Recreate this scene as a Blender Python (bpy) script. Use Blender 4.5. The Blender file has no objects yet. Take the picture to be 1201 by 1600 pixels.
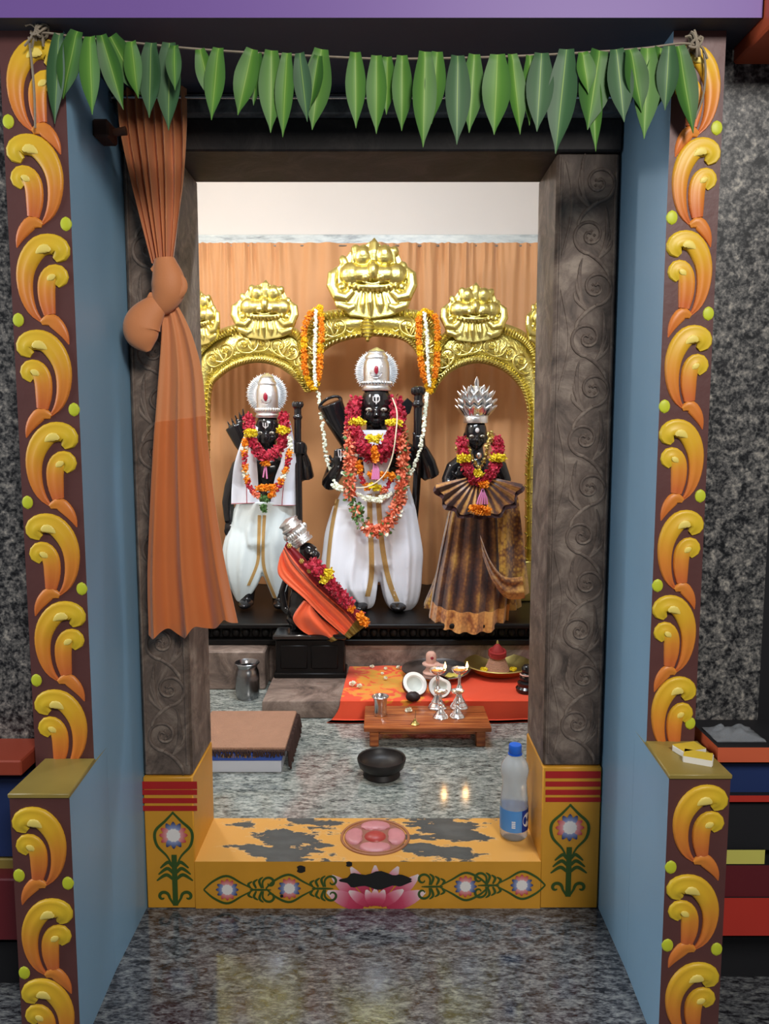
import bpy, bmesh, math, random
from mathutils import Vector, Matrix, noise
random.seed(7)
R = random.random
def RU(a, b): return a + (b - a) * random.random()
pi = math.pi
sc = bpy.context.scene
COL = sc.collection

# ---------------------------------------------------------------- camera
TH = math.radians(6.2); F = 1200.0; CX, CY = 600.5, 800.0; H = 1.222
cam_d = bpy.data.cameras.new('camera'); cam = bpy.data.objects.new('camera', cam_d); COL.objects.link(cam)
cam.location = (0, 0, H); cam.rotation_euler = (pi/2 - TH, 0, 0)
cam_d.sensor_fit = 'AUTO'; cam_d.sensor_width = 36.0; cam_d.lens = F/1600*36.0
cam_d.clip_start = 0.02
sc.camera = cam
def W(px, py, Y):                       # a point of the photograph at the real distance Y
    dx = (px-CX)/F; dy = (CY-py)/F
    vy = math.cos(TH)+dy*math.sin(TH); vz = -math.sin(TH)+dy*math.cos(TH)
    t = Y/vy
    return Vector((dx*t, Y, H+vz*t))
def G(px, py, z):                       # a point of the photograph on the level z
    dx = (px-CX)/F; dy = (CY-py)/F
    vy = math.cos(TH)+dy*math.sin(TH); vz = -math.sin(TH)+dy*math.cos(TH)
    t = (z-H)/vz
    return Vector((dx*t, vy*t, z))
def MPP(Y): return Y*0.994/F            # metres per pixel about the horizon

# ---------------------------------------------------------------- world, lights, exposure
world = bpy.data.worlds.new('world'); sc.world = world; world.use_nodes = True
bg = world.node_tree.nodes['Background']; bg.inputs[0].default_value = (0.80, 0.90, 1.0, 1); bg.inputs[1].default_value = 0.13
def area(name, loc, target, sx, sy, power, col):
    d = bpy.data.lights.new(name, 'AREA'); d.shape = 'RECTANGLE'; d.size = sx; d.size_y = sy; d.energy = power; d.color = col
    o = bpy.data.objects.new(name, d); COL.objects.link(o); o.location = loc
    o.rotation_euler = (Vector(target)-Vector(loc)).to_track_quat('-Z', 'Y').to_euler()
    return o
area('hall_window_light', (-3.0, 0.95, 2.0), (0.55, 1.7, 1.1), 1.0, 1.6, 46, (0.90, 0.95, 1.0))
area('hall_lamp_light', (0.95, -1.3, 3.0), (0.25, 1.7, 1.6), 0.8, 0.8, 38, (1.0, 0.96, 0.90)).data.spread = math.radians(112)
area('sanctum_fill_light', (0.05, 2.36, 2.36), (0.0, 3.5, 0.95), 0.9, 0.08, 32, (0.80, 0.90, 1.0))  # unseen light floating behind the lintel, no fixture, added to brighten the statues' fronts
sc.view_settings.view_transform = 'Standard'; sc.view_settings.look = 'None'
sc.view_settings.exposure = 0.0; sc.view_settings.gamma = 1.0; sc.view_settings.use_curve_mapping = False

# ---------------------------------------------------------------- mesh helpers
def link(o): COL.objects.link(o); return o
ORIG = {}
def thing(name, label, cat, loc, group=None):
    o = bpy.data.objects.new(name, None); link(o); o.location = loc; o.empty_display_size = 0.05
    o['label'] = label; o['category'] = cat
    if group: o['group'] = group
    ORIG[o.name] = Vector(loc)
    return o
def tag(o, label, cat, group=None):
    o['label'] = label; o['category'] = cat
    if group: o['group'] = group
    return o
def cr(pts, n):                          # Catmull-Rom through tuples of any length
    P = [tuple(p) for p in pts]; m = len(P); out = []
    for k in range(n):
        t = k*(m-1)/(n-1); i = min(int(t), m-2); f = t-i
        p0 = P[max(i-1, 0)]; p1 = P[i]; p2 = P[i+1]; p3 = P[min(i+2, m-1)]
        out.append(tuple(0.5*((2*b)+(-a+c)*f+(2*a-5*b+4*c-d)*f*f+(-a+3*b-3*c+d)*f**3) for a, b, c, d in zip(p0, p1, p2, p3)))
    return out
class MB:
    def __init__(s): s.v = []; s.f = []; s.m = []; s.uv = []
    def add(s, vs, fs, m=0, uvs=None):
        b = len(s.v); s.v += [Vector(p) for p in vs]
        s.uv += uvs if uvs else [(0.5, 0.5)]*len(vs)
        for i, f in enumerate(fs):
            s.f.append([k+b for k in f]); s.m.append(m[i] if isinstance(m, (list, tuple)) else m)
        return s
    def box(s, x0, x1, y0, y1, z0, z1, m=0, bev=0.0, seg=1):
        return s.hexa([(x0,y0,z0),(x1,y0,z0),(x1,y1,z0),(x0,y1,z0),(x0,y0,z1),(x1,y0,z1),(x1,y1,z1),(x0,y1,z1)], m, bev, seg)
    def hexa(s, c, m=0, bev=0.0, seg=1):  # faces: bottom, top, front(-Y), right(+X), back, left
        fs = [(0,3,2,1),(4,5,6,7),(0,1,5,4),(1,2,6,5),(2,3,7,6),(3,0,4,7)]
        if not bev: return s.add(c, fs, m)
        bm = bmesh.new(); vs = [bm.verts.new(p) for p in c]
        for i, f in enumerate(fs):
            fc = bm.faces.new([vs[k] for k in f]); fc.material_index = m[i] if isinstance(m, (list, tuple)) else m
        bmesh.ops.bevel(bm, geom=list(bm.edges), offset=bev, segments=seg, profile=0.5, affect='EDGES')
        return s.bm(bm)
    def bm(s, bm):
        bm.verts.index_update()
        s.add([v.co.copy() for v in bm.verts], [[v.index for v in f.verts] for f in bm.faces], [f.material_index for f in bm.faces])
        bm.free(); return s
    def prism(s, poly, y0, y1, m=0, bev=0.0):   # poly: (x, z) counter-clockwise seen from -Y, y0 front
        bm = bmesh.new(); a = [bm.verts.new((x, y0, z)) for x, z in poly]; b = [bm.verts.new((x, y1, z)) for x, z in poly]
        n = len(poly); fr = bm.faces.new(a); bm.faces.new(b[::-1])
        for i in range(n): bm.faces.new((a[i], b[i], b[(i+1)%n], a[(i+1)%n]))
        bmesh.ops.recalc_face_normals(bm, faces=list(bm.faces))
        if bev: bmesh.ops.bevel(bm, geom=[e for e in fr.edges], offset=bev, segments=2, profile=0.6, affect='EDGES')
        bmesh.ops.triangulate(bm, faces=[f for f in bm.faces if len(f.verts) > 4])
        for f in bm.faces: f.material_index = m
        return s.bm(bm)
    def grid(s, fn, nu, nv, m=0, closed_u=False, flip=False):
        vs = []; uvs = []
        for j in range(nv):
            for i in range(nu):
                u = i/(nu if closed_u else nu-1); v = j/(nv-1)
                vs.append(fn(u, v)); uvs.append((u, v))
        fs = []
        for j in range(nv-1):
            for i in range(nu if closed_u else nu-1):
                a = j*nu+i; b = j*nu+(i+1)%nu; c = (j+1)*nu+(i+1)%nu; d = (j+1)*nu+i
                fs.append((a,d,c,b) if flip else (a,b,c,d))
        mm = m if not callable(m) else [m(((k%(nu if closed_u else nu-1))+.5)/nu, (k//(nu if closed_u else nu-1)+.5)/(nv-1)) for k in range(len(fs))]
        return s.add(vs, fs, mm, uvs)
    def sheet(s, fn, nu, nv, th, m=0, nrm=(0, 1, 0)):      # cloth with thickness th away along nrm
        d = Vector(nrm)*th
        s.grid(fn, nu, nv, m); s.grid(lambda u, v: Vector(fn(u, v))+d, nu, nv, m, flip=True)
        edge = lambda g: s.grid(lambda u, v: Vector(g(u))+d*v, max(nu, nv), 2, m)
        edge(lambda t: fn(t, 0)); edge(lambda t: fn(t, 1)); edge(lambda t: fn(0, t)); edge(lambda t: fn(1, t))
        return s
    def lathe(s, prof, c=(0,0,0), n=24, m=0, rot=None):    # prof: (r, z) bottom to top
        c = Vector(c); vs = []; uvs = []; k = len(prof)
        for j, (r, z) in enumerate(prof):
            for i in range(n):
                a = 2*pi*i/n; p = Vector((r*math.cos(a), r*math.sin(a), z))
                if rot: p = rot @ p
                vs.append(c+p); uvs.append((i/n, j/(k-1)))
        fs = [(j*n+i, j*n+(i+1)%n, (j+1)*n+(i+1)%n, (j+1)*n+i) for j in range(k-1) for i in range(n)]
        mm = [m(j) for j in range(k-1) for i in range(n)] if callable(m) else m
        s.add(vs, fs, mm, uvs)
        return s
    def tube(s, path, rad, n=8, m=0, cap=True, flat=(1, 1), up=(0, 1, 0), closed=False):
        P = [Vector(p) for p in path]; k = len(P); vs = []; uvs = []; U = Vector(up)
        for j in range(k):
            if closed: t = P[(j+1)%k]-P[j-1]
            else: t = P[min(j+1, k-1)]-P[max(j-1, 0)]
            t = t.normalized() if t.length > 1e-9 else Vector((0, 0, 1))
            a = U-t*U.dot(t)
            if a.length < 1e-4: a = Vector((1, 0, 0))-t*t.x
            a.normalize(); b = t.cross(a); r = rad[j] if isinstance(rad, (list, tuple)) else rad
            for i in range(n):
                q = 2*pi*i/n; vs.append(P[j]+b*(math.cos(q)*r*flat[0])+a*(math.sin(q)*r*flat[1])); uvs.append((j/(k-1), i/n))
        kk = k if closed else k-1
        fs = [(j*n+i, j*n+(i+1)%n, ((j+1)%k)*n+(i+1)%n, ((j+1)%k)*n+i) for j in range(kk) for i in range(n)]
        if cap and not closed: fs += [tuple(range(n))[::-1], tuple(range((k-1)*n, k*n))]
        return s.add(vs, fs, m, uvs)
    def blob(s, c, r, nu=12, nv=8, m=0, rot=None, jit=0):
        c = Vector(c); r = (r, r, r) if isinstance(r, (int, float)) else r
        vs = []; fs = []; uvs = []
        def P(a, b):
            p = Vector((math.sin(b)*math.cos(a)*r[0], math.sin(b)*math.sin(a)*r[1], math.cos(b)*r[2]))
            if jit: p *= 1+RU(-jit, jit)
            if rot: p = rot @ p
            return c+p
        vs.append(P(0, 0)); uvs.append((.5, 0))
        for j in range(1, nv):
            for i in range(nu): vs.append(P(2*pi*i/nu, pi*j/nv)); uvs.append((i/nu, j/nv))
        vs.append(P(0, pi)); uvs.append((.5, 1)); L = len(vs)-1
        for i in range(nu):
            fs.append((0, 1+i, 1+(i+1)%nu)); fs.append((L, 1+(nv-2)*nu+(i+1)%nu, 1+(nv-2)*nu+i))
            for j in range(nv-2): a = 1+j*nu; fs.append((a+i, a+nu+i, a+nu+(i+1)%nu, a+(i+1)%nu))
        return s.add(vs, fs, m, uvs)
    def relief(s, path, h, to, n=6, m=0, groove=0.0):      # path: (u, v, width); to(u, v, height) -> world point
        k = len(path); vs = []; uvs = []
        for j in range(k):
            a = path[max(j-1, 0)]; b = path[min(j+1, k-1)]; tx, ty = b[0]-a[0], b[1]-a[1]; L = math.hypot(tx, ty) or 1
            nx, ny = -ty/L, tx/L; u, v, w = path[j][:3]
            for i in range(n+1):
                q = pi*i/n; e = math.cos(q)*w/2; g = math.sin(q)**0.7 if 0 < i < n else 0
                g *= (1-groove*math.exp(-((i/n-0.62)*9)**2))
                hh = h*g*min(1, (w/path[k//2][2])**0.6) if w > 0 else 0
                vs.append(to(u+nx*e, v+ny*e, hh)); uvs.append((j/(k-1), i/n))
        fs = [(j*(n+1)+i, j*(n+1)+i+1, (j+1)*(n+1)+i+1, (j+1)*(n+1)+i) for j in range(k-1) for i in range(n)]
        fs += [tuple(range(n+1)), tuple(range((k-1)*(n+1), k*(n+1)))[::-1]]
        return s.add(vs, fs, m, uvs)
    def mesh(s, name, mats, smooth=True, off=None, fix=True):
        me = bpy.data.meshes.new(name); off = off or Vector((0, 0, 0))
        me.from_pydata([tuple(p-off) for p in s.v], [], s.f)
        for mt in (mats if isinstance(mats, (list, tuple)) else [mats]): me.materials.append(mt)
        me.polygons.foreach_set('material_index', s.m)
        ul = me.uv_layers.new(name='UVMap'); vi = [0]*len(me.loops); me.loops.foreach_get('vertex_index', vi)
        flat = [c for i in vi for c in s.uv[i]]; ul.data.foreach_set('uv', flat)
        if fix:
            bm = bmesh.new(); bm.from_mesh(me); bmesh.ops.recalc_face_normals(bm, faces=list(bm.faces)); bm.to_mesh(me); bm.free()
        me.polygons.foreach_set('use_smooth', [smooth]*len(me.polygons))
        if smooth:
            try: me.set_sharp_from_angle(angle=math.radians(42))
            except Exception: pass
        me.update(); return me
    def build(s, name, mats, parent=None, smooth=True, base=None, kind=None, fix=True):
        r = parent
        while r is not None and r.parent is not None: r = r.parent
        off = ORIG[r.name] if r is not None else (Vector(base) if base is not None else Vector((0, 0, 0)))
        o = bpy.data.objects.new(name, s.mesh(name, mats, smooth, off, fix)); link(o)
        if parent is not None: o.parent = parent
        else: o.location = off; ORIG[o.name] = off
        if kind: o['kind'] = kind
        return o
def place(name, me, parent, loc, rot=(0, 0, 0), scale=(1, 1, 1)):   # a part on a shared mesh, loc in world
    o = bpy.data.objects.new(name, me); link(o); r = parent
    while r.parent is not None: r = r.parent
    o.parent = parent; o.location = Vector(loc)-ORIG[r.name]; o.rotation_euler = rot; o.scale = scale
    return o
def remesh(o, vox, smooth=6, fac=0.5):   # fuse the overlapping volumes of a body into one continuous skin
    m = o.modifiers.new('r', 'REMESH'); m.mode = 'VOXEL'; m.voxel_size = vox; m.use_smooth_shade = True
    if smooth: k = o.modifiers.new('s', 'SMOOTH'); k.iterations = smooth; k.factor = fac
    dg = bpy.context.evaluated_depsgraph_get(); me = bpy.data.meshes.new_from_object(o.evaluated_get(dg))
    mats = list(o.data.materials); o.modifiers.clear(); o.data = me
    if not me.materials:
        for mt in mats: me.materials.append(mt)
    return o
def dup(root, loc, label=None, **kw):
    c = root.copy(); link(c); c.location = loc; ORIG[c.name] = Vector(loc)
    if label: c['label'] = label
    def kids(a, b):
        for ch in a.children:
            d = ch.copy(); link(d); d.parent = b; kids(ch, d)
    kids(root, c); return c

# ---------------------------------------------------------------- materials
def S(r, g, b):
    f = lambda c: (c/255/12.92 if c/255 <= .04045 else ((c/255+.055)/1.055)**2.4)
    return (f(r), f(g), f(b), 1)
def mat(name, col, rough=.6, metal=0, spec=.5, bump=0, bscale=60, vary=0, vscale=8, trans=0, ior=1.45, sheen=0, coat=0, emit=None, es=0):
    m = bpy.data.materials.new(name); m.use_nodes = True; nt = m.node_tree; b = nt.nodes['Principled BSDF']
    b.inputs['Base Color'].default_value = col; b.inputs['Roughness'].default_value = rough; b.inputs['Metallic'].default_value = metal
    b.inputs['Specular IOR Level'].default_value = spec; b.inputs['Transmission Weight'].default_value = trans; b.inputs['IOR'].default_value = ior
    b.inputs['Sheen Weight'].default_value = sheen; b.inputs['Coat Weight'].default_value = coat
    if emit: b.inputs['Emission Color'].default_value = emit; b.inputs['Emission Strength'].default_value = es
    if vary or bump:
        tc = nt.nodes.new('ShaderNodeTexCoord')
    if vary:
        nz = nt.nodes.new('ShaderNodeTexNoise'); nz.inputs['Scale'].default_value = vscale; nz.inputs['Detail'].default_value = 5
        nt.links.new(tc.outputs['Object'], nz.inputs['Vector'])
        mx = nt.nodes.new('ShaderNodeMix'); mx.data_type = 'RGBA'; mx.blend_type = 'MIX'
        mx.inputs[6].default_value = tuple(c*(1-vary) for c in col[:3])+(1,); mx.inputs[7].default_value = tuple(min(1, c*(1+vary)) for c in col[:3])+(1,)
        nt.links.new(nz.outputs['Fac'], mx.inputs[0]); nt.links.new(mx.outputs[2], b.inputs['Base Color'])
    if bump:
        n2 = nt.nodes.new('ShaderNodeTexNoise'); n2.inputs['Scale'].default_value = bscale; n2.inputs['Detail'].default_value = 4
        nt.links.new(tc.outputs['Object'], n2.inputs['Vector'])
        bp = nt.nodes.new('ShaderNodeBump'); bp.inputs['Strength'].default_value = bump; bp.inputs['Distance'].default_value = .01
        nt.links.new(n2.outputs['Fac'], bp.inputs['Height']); nt.links.new(bp.outputs['Normal'], b.inputs['Normal'])
    return m
def ramp(nt, stops, interp='LINEAR'):
    r = nt.nodes.new('ShaderNodeValToRGB'); e = r.color_ramp.elements; r.color_ramp.interpolation = interp
    while len(e) < len(stops): e.new(0.5)
    for i, (p, c) in enumerate(stops): e[i].position = p; e[i].color = c
    return r
def granite(name, stops, scale, rough, stretch=(1, 1, 1), rot=0):
    m = mat(name, (0.1, 0.1, 0.1, 1), rough); nt = m.node_tree; b = nt.nodes['Principled BSDF']
    tc = nt.nodes.new('ShaderNodeTexCoord'); mp = nt.nodes.new('ShaderNodeMapping'); mp.inputs['Scale'].default_value = stretch; mp.inputs['Rotation'].default_value = (0, 0, rot)
    nt.links.new(tc.outputs['Object'], mp.inputs['Vector'])
    n1 = nt.nodes.new('ShaderNodeTexNoise'); n1.inputs['Scale'].default_value = scale; n1.inputs['Detail'].default_value = 5; n1.inputs['Roughness'].default_value = .62; n1.inputs['Distortion'].default_value = .5
    v1 = nt.nodes.new('ShaderNodeTexNoise'); v1.inputs['Scale'].default_value = scale*2.9; v1.inputs['Detail'].default_value = 3; v1.inputs['Roughness'].default_value = .7
    nt.links.new(mp.outputs[0], n1.inputs['Vector']); nt.links.new(mp.outputs[0], v1.inputs['Vector'])
    mx = nt.nodes.new('ShaderNodeMix'); mx.data_type = 'FLOAT'; mx.inputs[0].default_value = .42
    nt.links.new(n1.outputs['Fac'], mx.inputs[2]); nt.links.new(v1.outputs['Fac'], mx.inputs[3])
    rp = ramp(nt, stops); nt.links.new(mx.outputs[0], rp.inputs[0]); nt.links.new(rp.outputs[0], b.inputs['Base Color'])
    return m
def uvramp(name, stops, axis=0, rough=.55, noise_amt=.08, bump=0, **kw):
    m = mat(name, stops[0][1], rough, **kw); nt = m.node_tree; b = nt.nodes['Principled BSDF']
    tc = nt.nodes.new('ShaderNodeTexCoord'); sp = nt.nodes.new('ShaderNodeSeparateXYZ'); nt.links.new(tc.outputs['UV'], sp.inputs[0])
    nz = nt.nodes.new('ShaderNodeTexNoise'); nz.inputs['Scale'].default_value = 40; nt.links.new(tc.outputs['Object'], nz.inputs['Vector'])
    ma = nt.nodes.new('ShaderNodeMath'); ma.operation = 'MULTIPLY_ADD'; ma.inputs[1].default_value = noise_amt; nt.links.new(nz.outputs['Fac'], ma.inputs[0]); nt.links.new(sp.outputs[axis], ma.inputs[2])
    rp = ramp(nt, stops); nt.links.new(ma.outputs[0], rp.inputs[0]); nt.links.new(rp.outputs[0], b.inputs['Base Color'])
    return m

M = {}
M['granite_wall'] = granite('granite_wall', [(.39, S(18,18,20)), (.45, S(46,46,48)), (.505, S(84,83,82)), (.565, S(116,113,110)), (.65, S(166,160,150))], 52, .34)
M['granite_outer'] = granite('granite_outer', [(.38, S(24,24,28)), (.45, S(56,56,60)), (.52, S(96,98,102)), (.62, S(140,142,140))], 50, .10, (.6, 1.5, 1), .6)
M['granite_inner'] = granite('granite_inner', [(.38, S(58,62,62)), (.45, S(106,112,108)), (.52, S(146,152,146)), (.62, S(188,190,182))], 54, .13, (.6, 1.5, 1), .6)
M['blue'] = mat('blue_paint', S(132,170,197), .42, vary=.05, vscale=5, bump=.04, bscale=20)
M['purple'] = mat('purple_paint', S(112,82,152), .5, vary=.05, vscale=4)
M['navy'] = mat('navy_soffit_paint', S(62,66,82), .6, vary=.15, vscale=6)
M['brown'] = mat('maroon_brown_paint', S(92,56,54), .45, vary=.12, vscale=14, bump=.08, bscale=40)
M['olive'] = mat('olive_paint', S(150,130,66), .4, vary=.2, vscale=14)
M['scroll'] = uvramp('scroll_gradient_paint', [(.0, S(214,182,48)), (.22, S(224,188,46)), (.56, S(224,172,44)), (.76, S(220,138,50)), (1.05, S(208,108,54))], 0, .42)
M['scroll_tail'] = uvramp('scroll_tail_paint', [(.0, S(220,140,52)), (1., S(212,112,54))], 0, .42)
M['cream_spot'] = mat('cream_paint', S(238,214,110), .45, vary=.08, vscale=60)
M['lime'] = mat('lime_paint', S(196,204,50), .45, vary=.08, vscale=30)
M['white_wall'] = mat('white_wall_paint', S(212,204,196), .7, vary=.03, vscale=3)
M['marble'] = granite('marble', [(.35, S(130,136,138)), (.47, S(190,196,194)), (.6, S(215,218,212)), (.8, S(232,232,226))], 7, .25, (.5, 1, 2))
M['black_void'] = mat('black_shade_and_paint', S(26,26,30), .6)  # black boards, and the shade of the recess and the void as colour
M['orange_board'] = mat('orange_board_paint', S(206,96,62), .45, vary=.08)
M['orange_dark'] = mat('dull_orange_board_paint', S(150,62,42), .5, vary=.1)
M['red_board'] = mat('red_board_paint', S(186,52,40), .45, vary=.08)
M['maroon'] = mat('maroon_paint', S(96,26,34), .5, vary=.08)
M['deepblue'] = mat('deep_blue_paint', S(34,52,100), .45, vary=.08)
M['yellow_board'] = mat('pale_yellow_paint', S(206,200,98), .5, vary=.06)

def stone_mat(name, c1, c2, c3, sc1=9, bump=.35, rough=.6):
    m = mat(name, c1, rough); nt = m.node_tree; b = nt.nodes['Principled BSDF']; tc = nt.nodes.new('ShaderNodeTexCoord')
    n1 = nt.nodes.new('ShaderNodeTexNoise'); n1.inputs['Scale'].default_value = sc1; n1.inputs['Detail'].default_value = 8; n1.inputs['Roughness'].default_value = .7; n1.inputs['Distortion'].default_value = .8
    nt.links.new(tc.outputs['Object'], n1.inputs['Vector']); rp = ramp(nt, [(.32, c1), (.5, c2), (.68, c3)])
    nt.links.new(n1.outputs['Fac'], rp.inputs[0]); nt.links.new(rp.outputs[0], b.inputs['Base Color'])
    bp = nt.nodes.new('ShaderNodeBump'); bp.inputs['Strength'].default_value = bump; bp.inputs['Distance'].default_value = .012
    nt.links.new(n1.outputs['Fac'], bp.inputs['Height']); nt.links.new(bp.outputs['Normal'], b.inputs['Normal'])
    return m
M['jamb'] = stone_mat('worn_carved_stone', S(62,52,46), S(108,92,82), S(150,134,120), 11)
M['lintel'] = stone_mat('near_black_stone', S(26,24,24), S(42,38,38), S(64,58,56), 8, .2)  # nearly black, darker than the jamb stone
M['ledge_grey'] = stone_mat('grey_stone', S(80,82,84), S(112,114,116), S(140,140,138), 20, .1)
M['brown_stone'] = stone_mat('rough_brown_stone', S(70,58,52), S(120,102,92), S(160,142,130), 8, .5)
M['ochre'] = mat('ochre_paint', S(214,150,44), .42, vary=.14, vscale=9, bump=.05, bscale=30)
def worn():
    m = mat('worn_ochre_with_sheen', S(214,160,70), .42); nt = m.node_tree; b = nt.nodes['Principled BSDF']; tc = nt.nodes.new('ShaderNodeTexCoord')
    mp = nt.nodes.new('ShaderNodeMapping'); mp.inputs['Scale'].default_value = (.6, 1.5, 1); nt.links.new(tc.outputs['Object'], mp.inputs[0])
    n1 = nt.nodes.new('ShaderNodeTexNoise'); n1.inputs['Scale'].default_value = 13; n1.inputs['Detail'].default_value = 7; n1.inputs['Roughness'].default_value = .62
    nt.links.new(mp.outputs[0], n1.inputs['Vector'])
    # the paint is trodden off in two patches either side of the carved rosette
    sx = nt.nodes.new('ShaderNodeSeparateXYZ'); nt.links.new(tc.outputs['Object'], sx.inputs[0])
    ab = nt.nodes.new('ShaderNodeMath'); ab.operation = 'ADD'; ab.inputs[1].default_value = .02; nt.links.new(sx.outputs[0], ab.inputs[0])
    ab2 = nt.nodes.new('ShaderNodeMath'); ab2.operation = 'ABSOLUTE'; nt.links.new(ab.outputs[0], ab2.inputs[0])
    pk = nt.nodes.new('ShaderNodeMath'); pk.operation = 'SUBTRACT'; pk.inputs[1].default_value = .215; nt.links.new(ab2.outputs[0], pk.inputs[0])
    pa = nt.nodes.new('ShaderNodeMath'); pa.operation = 'ABSOLUTE'; nt.links.new(pk.outputs[0], pa.inputs[0])
    md = nt.nodes.new('ShaderNodeMath'); md.operation = 'MULTIPLY_ADD'; md.inputs[1].default_value = -1.35; nt.links.new(pa.outputs[0], md.inputs[0]); nt.links.new(n1.outputs['Fac'], md.inputs[2])
    rp = ramp(nt, [(.335, S(218,160,78)), (.36, S(222,178,116)), (.375, S(70,74,74)), (.6, S(88,92,92))]); nt.links.new(md.outputs[0], rp.inputs[0])  # grey is bare stone; the ochre is paled, a reflection put into the colour
    nt.links.new(rp.outputs[0], b.inputs['Base Color'])
    return m
M['worn'] = worn()
M['green_paint'] = mat('green_line_paint', S(58,84,34), .45, vary=.15, vscale=40)
M['pink_paint'] = uvramp('lotus_pink_paint', [(0, S(176,40,70)), (.45, S(206,74,104)), (.75, S(232,150,168)), (1, S(242,222,220))], 0, .45)
M['red_paint'] = mat('red_paint', S(176,34,32), .45, vary=.1, vscale=30)
M['petal_red'] = uvramp('petal_red_paint', [(0, S(240,232,226)), (.4, S(228,150,150)), (1, S(196,60,62))], 0, .45)
M['petal_blue'] = uvramp('petal_blue_paint', [(0, S(240,232,226)), (.4, S(140,150,190)), (1, S(36,52,104))], 0, .45)
M['white_paint'] = mat('white_paint', S(240,232,226), .5)
M['soot'] = mat('soot_black', S(30,28,28), .6)
M['rosette_pink'] = mat('rosette_pink_paint', S(200,132,136), .38, vary=.25, vscale=22)
M['rosette_ground'] = mat('rosette_ground_paint', S(150,100,84), .45, vary=.3, vscale=40)
M['rosette_red'] = mat('rosette_red_paint', S(176,66,60), .38, vary=.15, vscale=30)
M['rosette_rim'] = mat('rosette_rim_paint', S(160,104,70), .5, vary=.25, vscale=40)

# ---------------------------------------------------------------- structure
def struct(name, mb, mats, smooth=False):
    o = mb.build(name, mats, None, smooth); o['kind'] = 'structure'; return o
XL, XR = -.609, .548            # faces of the doorway's blue reveals
YP, YJ, YB = 1.546, 1.85, 2.065   # pilaster front, door frame front, door frame back
ZS, ZL, ZT, ZI = 1.972, 1.854, .127, .12   # soffit, lintel underside, threshold, sanctum floor
for k_ in ('granite_outer', 'granite_inner'): M[k_].node_tree.nodes['Principled BSDF'].inputs['Specular IOR Level'].default_value = .9
struct('floor', MB().box(-2.6, 2.6, -2.5, YJ+.02, -.06, 0), M['granite_outer'])
struct('floor.001', MB().box(-1.7, 1.6, YB, 4.16, .02, ZI), M['granite_inner'])
struct('trim_1', MB().hexa([(-.72,1.62,0),(XL,1.62,0),(XL,YB-.02,0),(-.72,YB-.02,0),(-.72,1.62,ZS),(XL,1.62,ZS),(XL,YB-.02,ZS),(-.72,YB-.02,ZS)], 0), M['blue'])
struct('trim_2', MB().hexa([(XR,1.62,0),(.64,1.62,0),(.64,YB-.02,0),(XR,YB-.02,0),(XR,1.62,ZS),(.64,1.62,ZS),(.64,YB-.02,ZS),(XR,YB-.02,ZS)], 0), M['blue'])
# purple beam: front face purple, underside navy; its soffit runs back to the door frame
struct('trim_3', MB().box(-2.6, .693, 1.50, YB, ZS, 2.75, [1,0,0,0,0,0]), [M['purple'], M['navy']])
struct('trim_4', MB().box(.696, 2.6, 1.47, YB, 1.945, 2.75, 0, .004), M['orange_board'])
struct('wall_left', MB().box(-2.6, -.721, 1.62, YB-.03, .0, ZS), M['granite_wall'])
struct('wall_right', MB().box(.641, .815, 1.62, 1.80, .0, ZS), M['granite_wall'])
struct('wall_right_recess', MB().box(.641, 2.6, 1.803, YB-.03, 0, ZS), M['black_void'])  # shade of the gap put into the wall colour
struct('wall_front_left', MB().box(-1.7, -.62, YB-.02, YB+.10, 0, 2.75), M['white_wall'])
struct('wall_front_right', MB().box(.56, 1.6, YB-.02, YB+.10, 0, 2.75), M['white_wall'])
struct('wall_front_upper', MB().box(-.62, .56, YB+.01, YB+.10, ZS, 2.75), M['white_wall'])
struct('wall_inner_left', MB().box(-1.75, -1.55, YB+.05, 4.3, 0, 2.75), M['white_wall'])
struct('wall_inner_right', MB().box(1.45, 1.65, YB+.05, 4.3, 0, 2.75), M['white_wall'])
struct('wall_back', MB().box(-1.75, 1.65, 4.16, 4.32, 0, 2.75), M['white_wall'])
struct('ceiling', MB().box(-1.75, 1.65, YB, 4.32, 2.72, 2.80), M['white_wall'])
zt0, zt1 = W(600, 381, 4.125).z, W(600, 366, 4.125).z
struct('trim_5', MB().box(-1.55, 1.45, 4.128, 4.16, zt0-.06, zt1, 0, .003), M['marble'])

# stepped dado beside the right pilaster: coloured bands, each its own board
dado = thing('dado_boards', 'stepped dado of orange, blue, yellow and red painted boards beside the matchbox pilaster', 'dado', (1.0, 1.50, 0))
def zz(py, Y): return W(600, py, Y).z
def band(y0, y1, Yf, m, x0=.664, x1=2.6, par=None, nm='board'):
    MB().box(x0, x1, Yf, 1.617, zz(y1, Yf), zz(y0, Yf), [0,1,0,0,0,0]).build(nm, [M[m], M['black_void']], par, False)
band(1168, 1191, 1.47, 'orange_board', par=dado)
band(1193, 1241, 1.50, 'deepblue', par=dado)
band(1243, 1253, 1.485, 'red_board', par=dado)
band(1255, 1328, 1.500, 'black_void', par=dado)  # black panel standing in for the dark void between the boards
band(1328, 1350, 1.49, 'yellow_board', .664, G(1194, 1345, zz(1345, 1.49)).x, par=dado)
band(1352, 1402, 1.488, 'maroon', par=dado)
band(1403, 1462, 1.484, 'red_board', par=dado)
MB().box(.664, 2.6, 1.60, 1.617, 0, zz(1464, 1.60)).build('board', M['black_void'], dado, False)
dadl = thing('dado_boards', 'dark stepped dado with an orange top board beside the curtain side pilaster', 'dado', (-1.0, 1.50, 0))
def bandl(y0, y1, Yf, m):
    MB().box(-2.6, -.74, Yf, 1.617, zz(y1, Yf), zz(y0, Yf), 0, .003).build('board', M[m], dadl, False)
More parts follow.
